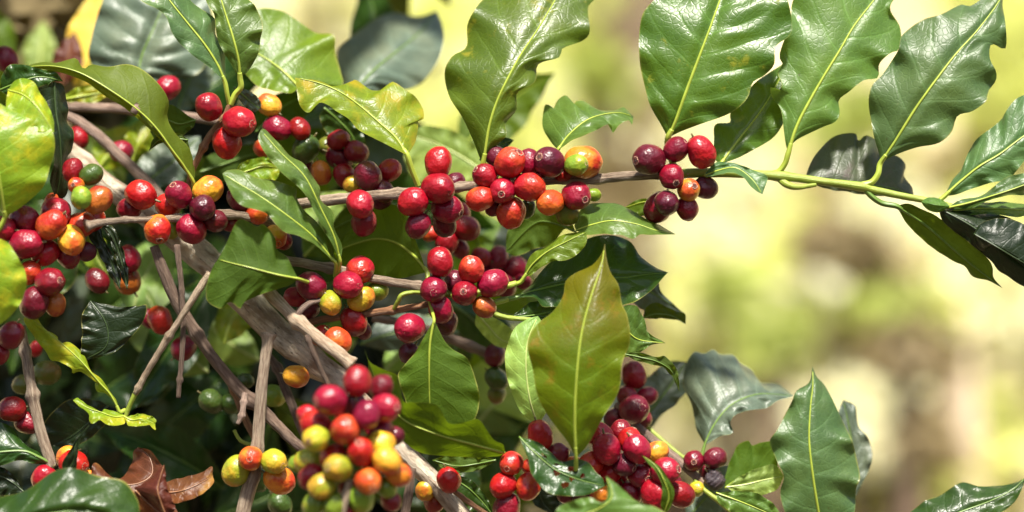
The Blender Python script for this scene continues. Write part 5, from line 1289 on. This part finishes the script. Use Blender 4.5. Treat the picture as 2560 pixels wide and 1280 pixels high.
# unseen row of dark bushes, added behind the camera to dim reflections and fill
HV, HF = [], []
rs = random.Random(77)
for i in range(5200):
    x = rs.uniform(-5, 5); y = -3.4 + rs.gauss(0, .35); hh = 2.3 + .35 * math.sin(x * 2.2) + .2 * math.sin(x * 5.1)
    p = Vector((x, y, rs.uniform(.02, hh)))
    a_ = Vector((rs.gauss(0, 1), rs.gauss(0, 1), rs.gauss(0, .6) - .3)).normalized(); w_ = a_.cross(Vector((rs.gauss(0, 1), rs.gauss(0, 1), rs.gauss(0, 1)))).normalized(); L = rs.uniform(.12, .2); q = len(HV)
    HV += [p, p + a_ * L * .4 + w_ * L * .24, p + a_ * L, p + a_ * L * .4 - w_ * L * .24]; HF += [(q, q + 1, q + 2), (q, q + 2, q + 3)]
tag(link('dark_screen_leaves', mesh('dark_screen_leaves', HV, HF, FM['dark'])), 'dark bush row added unseen behind the camera to dim reflections', 'bushes', kind='stuff')
# ================================================================== camera, light, sky
cam = bpy.data.cameras.new('camera'); co = bpy.data.objects.new('camera', cam); COL.objects.link(co)
co.location = (0, -D, CAM_Z); co.rotation_euler = (R(90), 0, 0)
cam.lens = LENS; cam.sensor_width = SENS; cam.clip_start = .05; cam.clip_end = 200
cam.dof.use_dof = True; cam.dof.focus_distance = D; cam.dof.aperture_fstop = LENS / 1000 / APERTURE; cam.dof.aperture_blades = 0
scene.camera = co
EL, AZ = SUN
sd = Vector((math.sin(R(AZ)) * math.cos(R(EL)), -math.cos(R(AZ)) * math.cos(R(EL)), math.sin(R(EL))))   # towards the sun; AZ 0 = behind the camera
sl = bpy.data.lights.new('sun', 'SUN'); sl.energy = SUN_E; sl.angle = R(5.0); sl.color = (1, .95, .85)
so = bpy.data.objects.new('sun', sl); COL.objects.link(so); so.rotation_euler = (-sd).to_track_quat('-Z', 'Y').to_euler()
w = bpy.data.worlds.new('World'); scene.world = w; w.use_nodes = True
nt = w.node_tree; nt.nodes.clear()
sk = nt.nodes.new('ShaderNodeTexSky'); sk.sky_type = 'NISHITA'; sk.sun_disc = False; sk.sun_elevation = R(EL); sk.sun_rotation = math.atan2(sd.x, sd.y); sk.dust_density = 2.5
bg = nt.nodes.new('ShaderNodeBackground'); bg.inputs[1].default_value = SKY_E
ow = nt.nodes.new('ShaderNodeOutputWorld'); nt.links.new(sk.outputs[0], bg.inputs[0]); nt.links.new(bg.outputs[0], ow.inputs[0])
scene.view_settings.view_transform = 'Standard'; scene.view_settings.look = 'None'; scene.view_settings.gamma = 1; scene.view_settings.exposure = EXPO
scene.render.engine = 'CYCLES'; scene.cycles.use_denoising = True; scene.cycles.max_bounces = 6; scene.cycles.transparent_max_bounces = 4
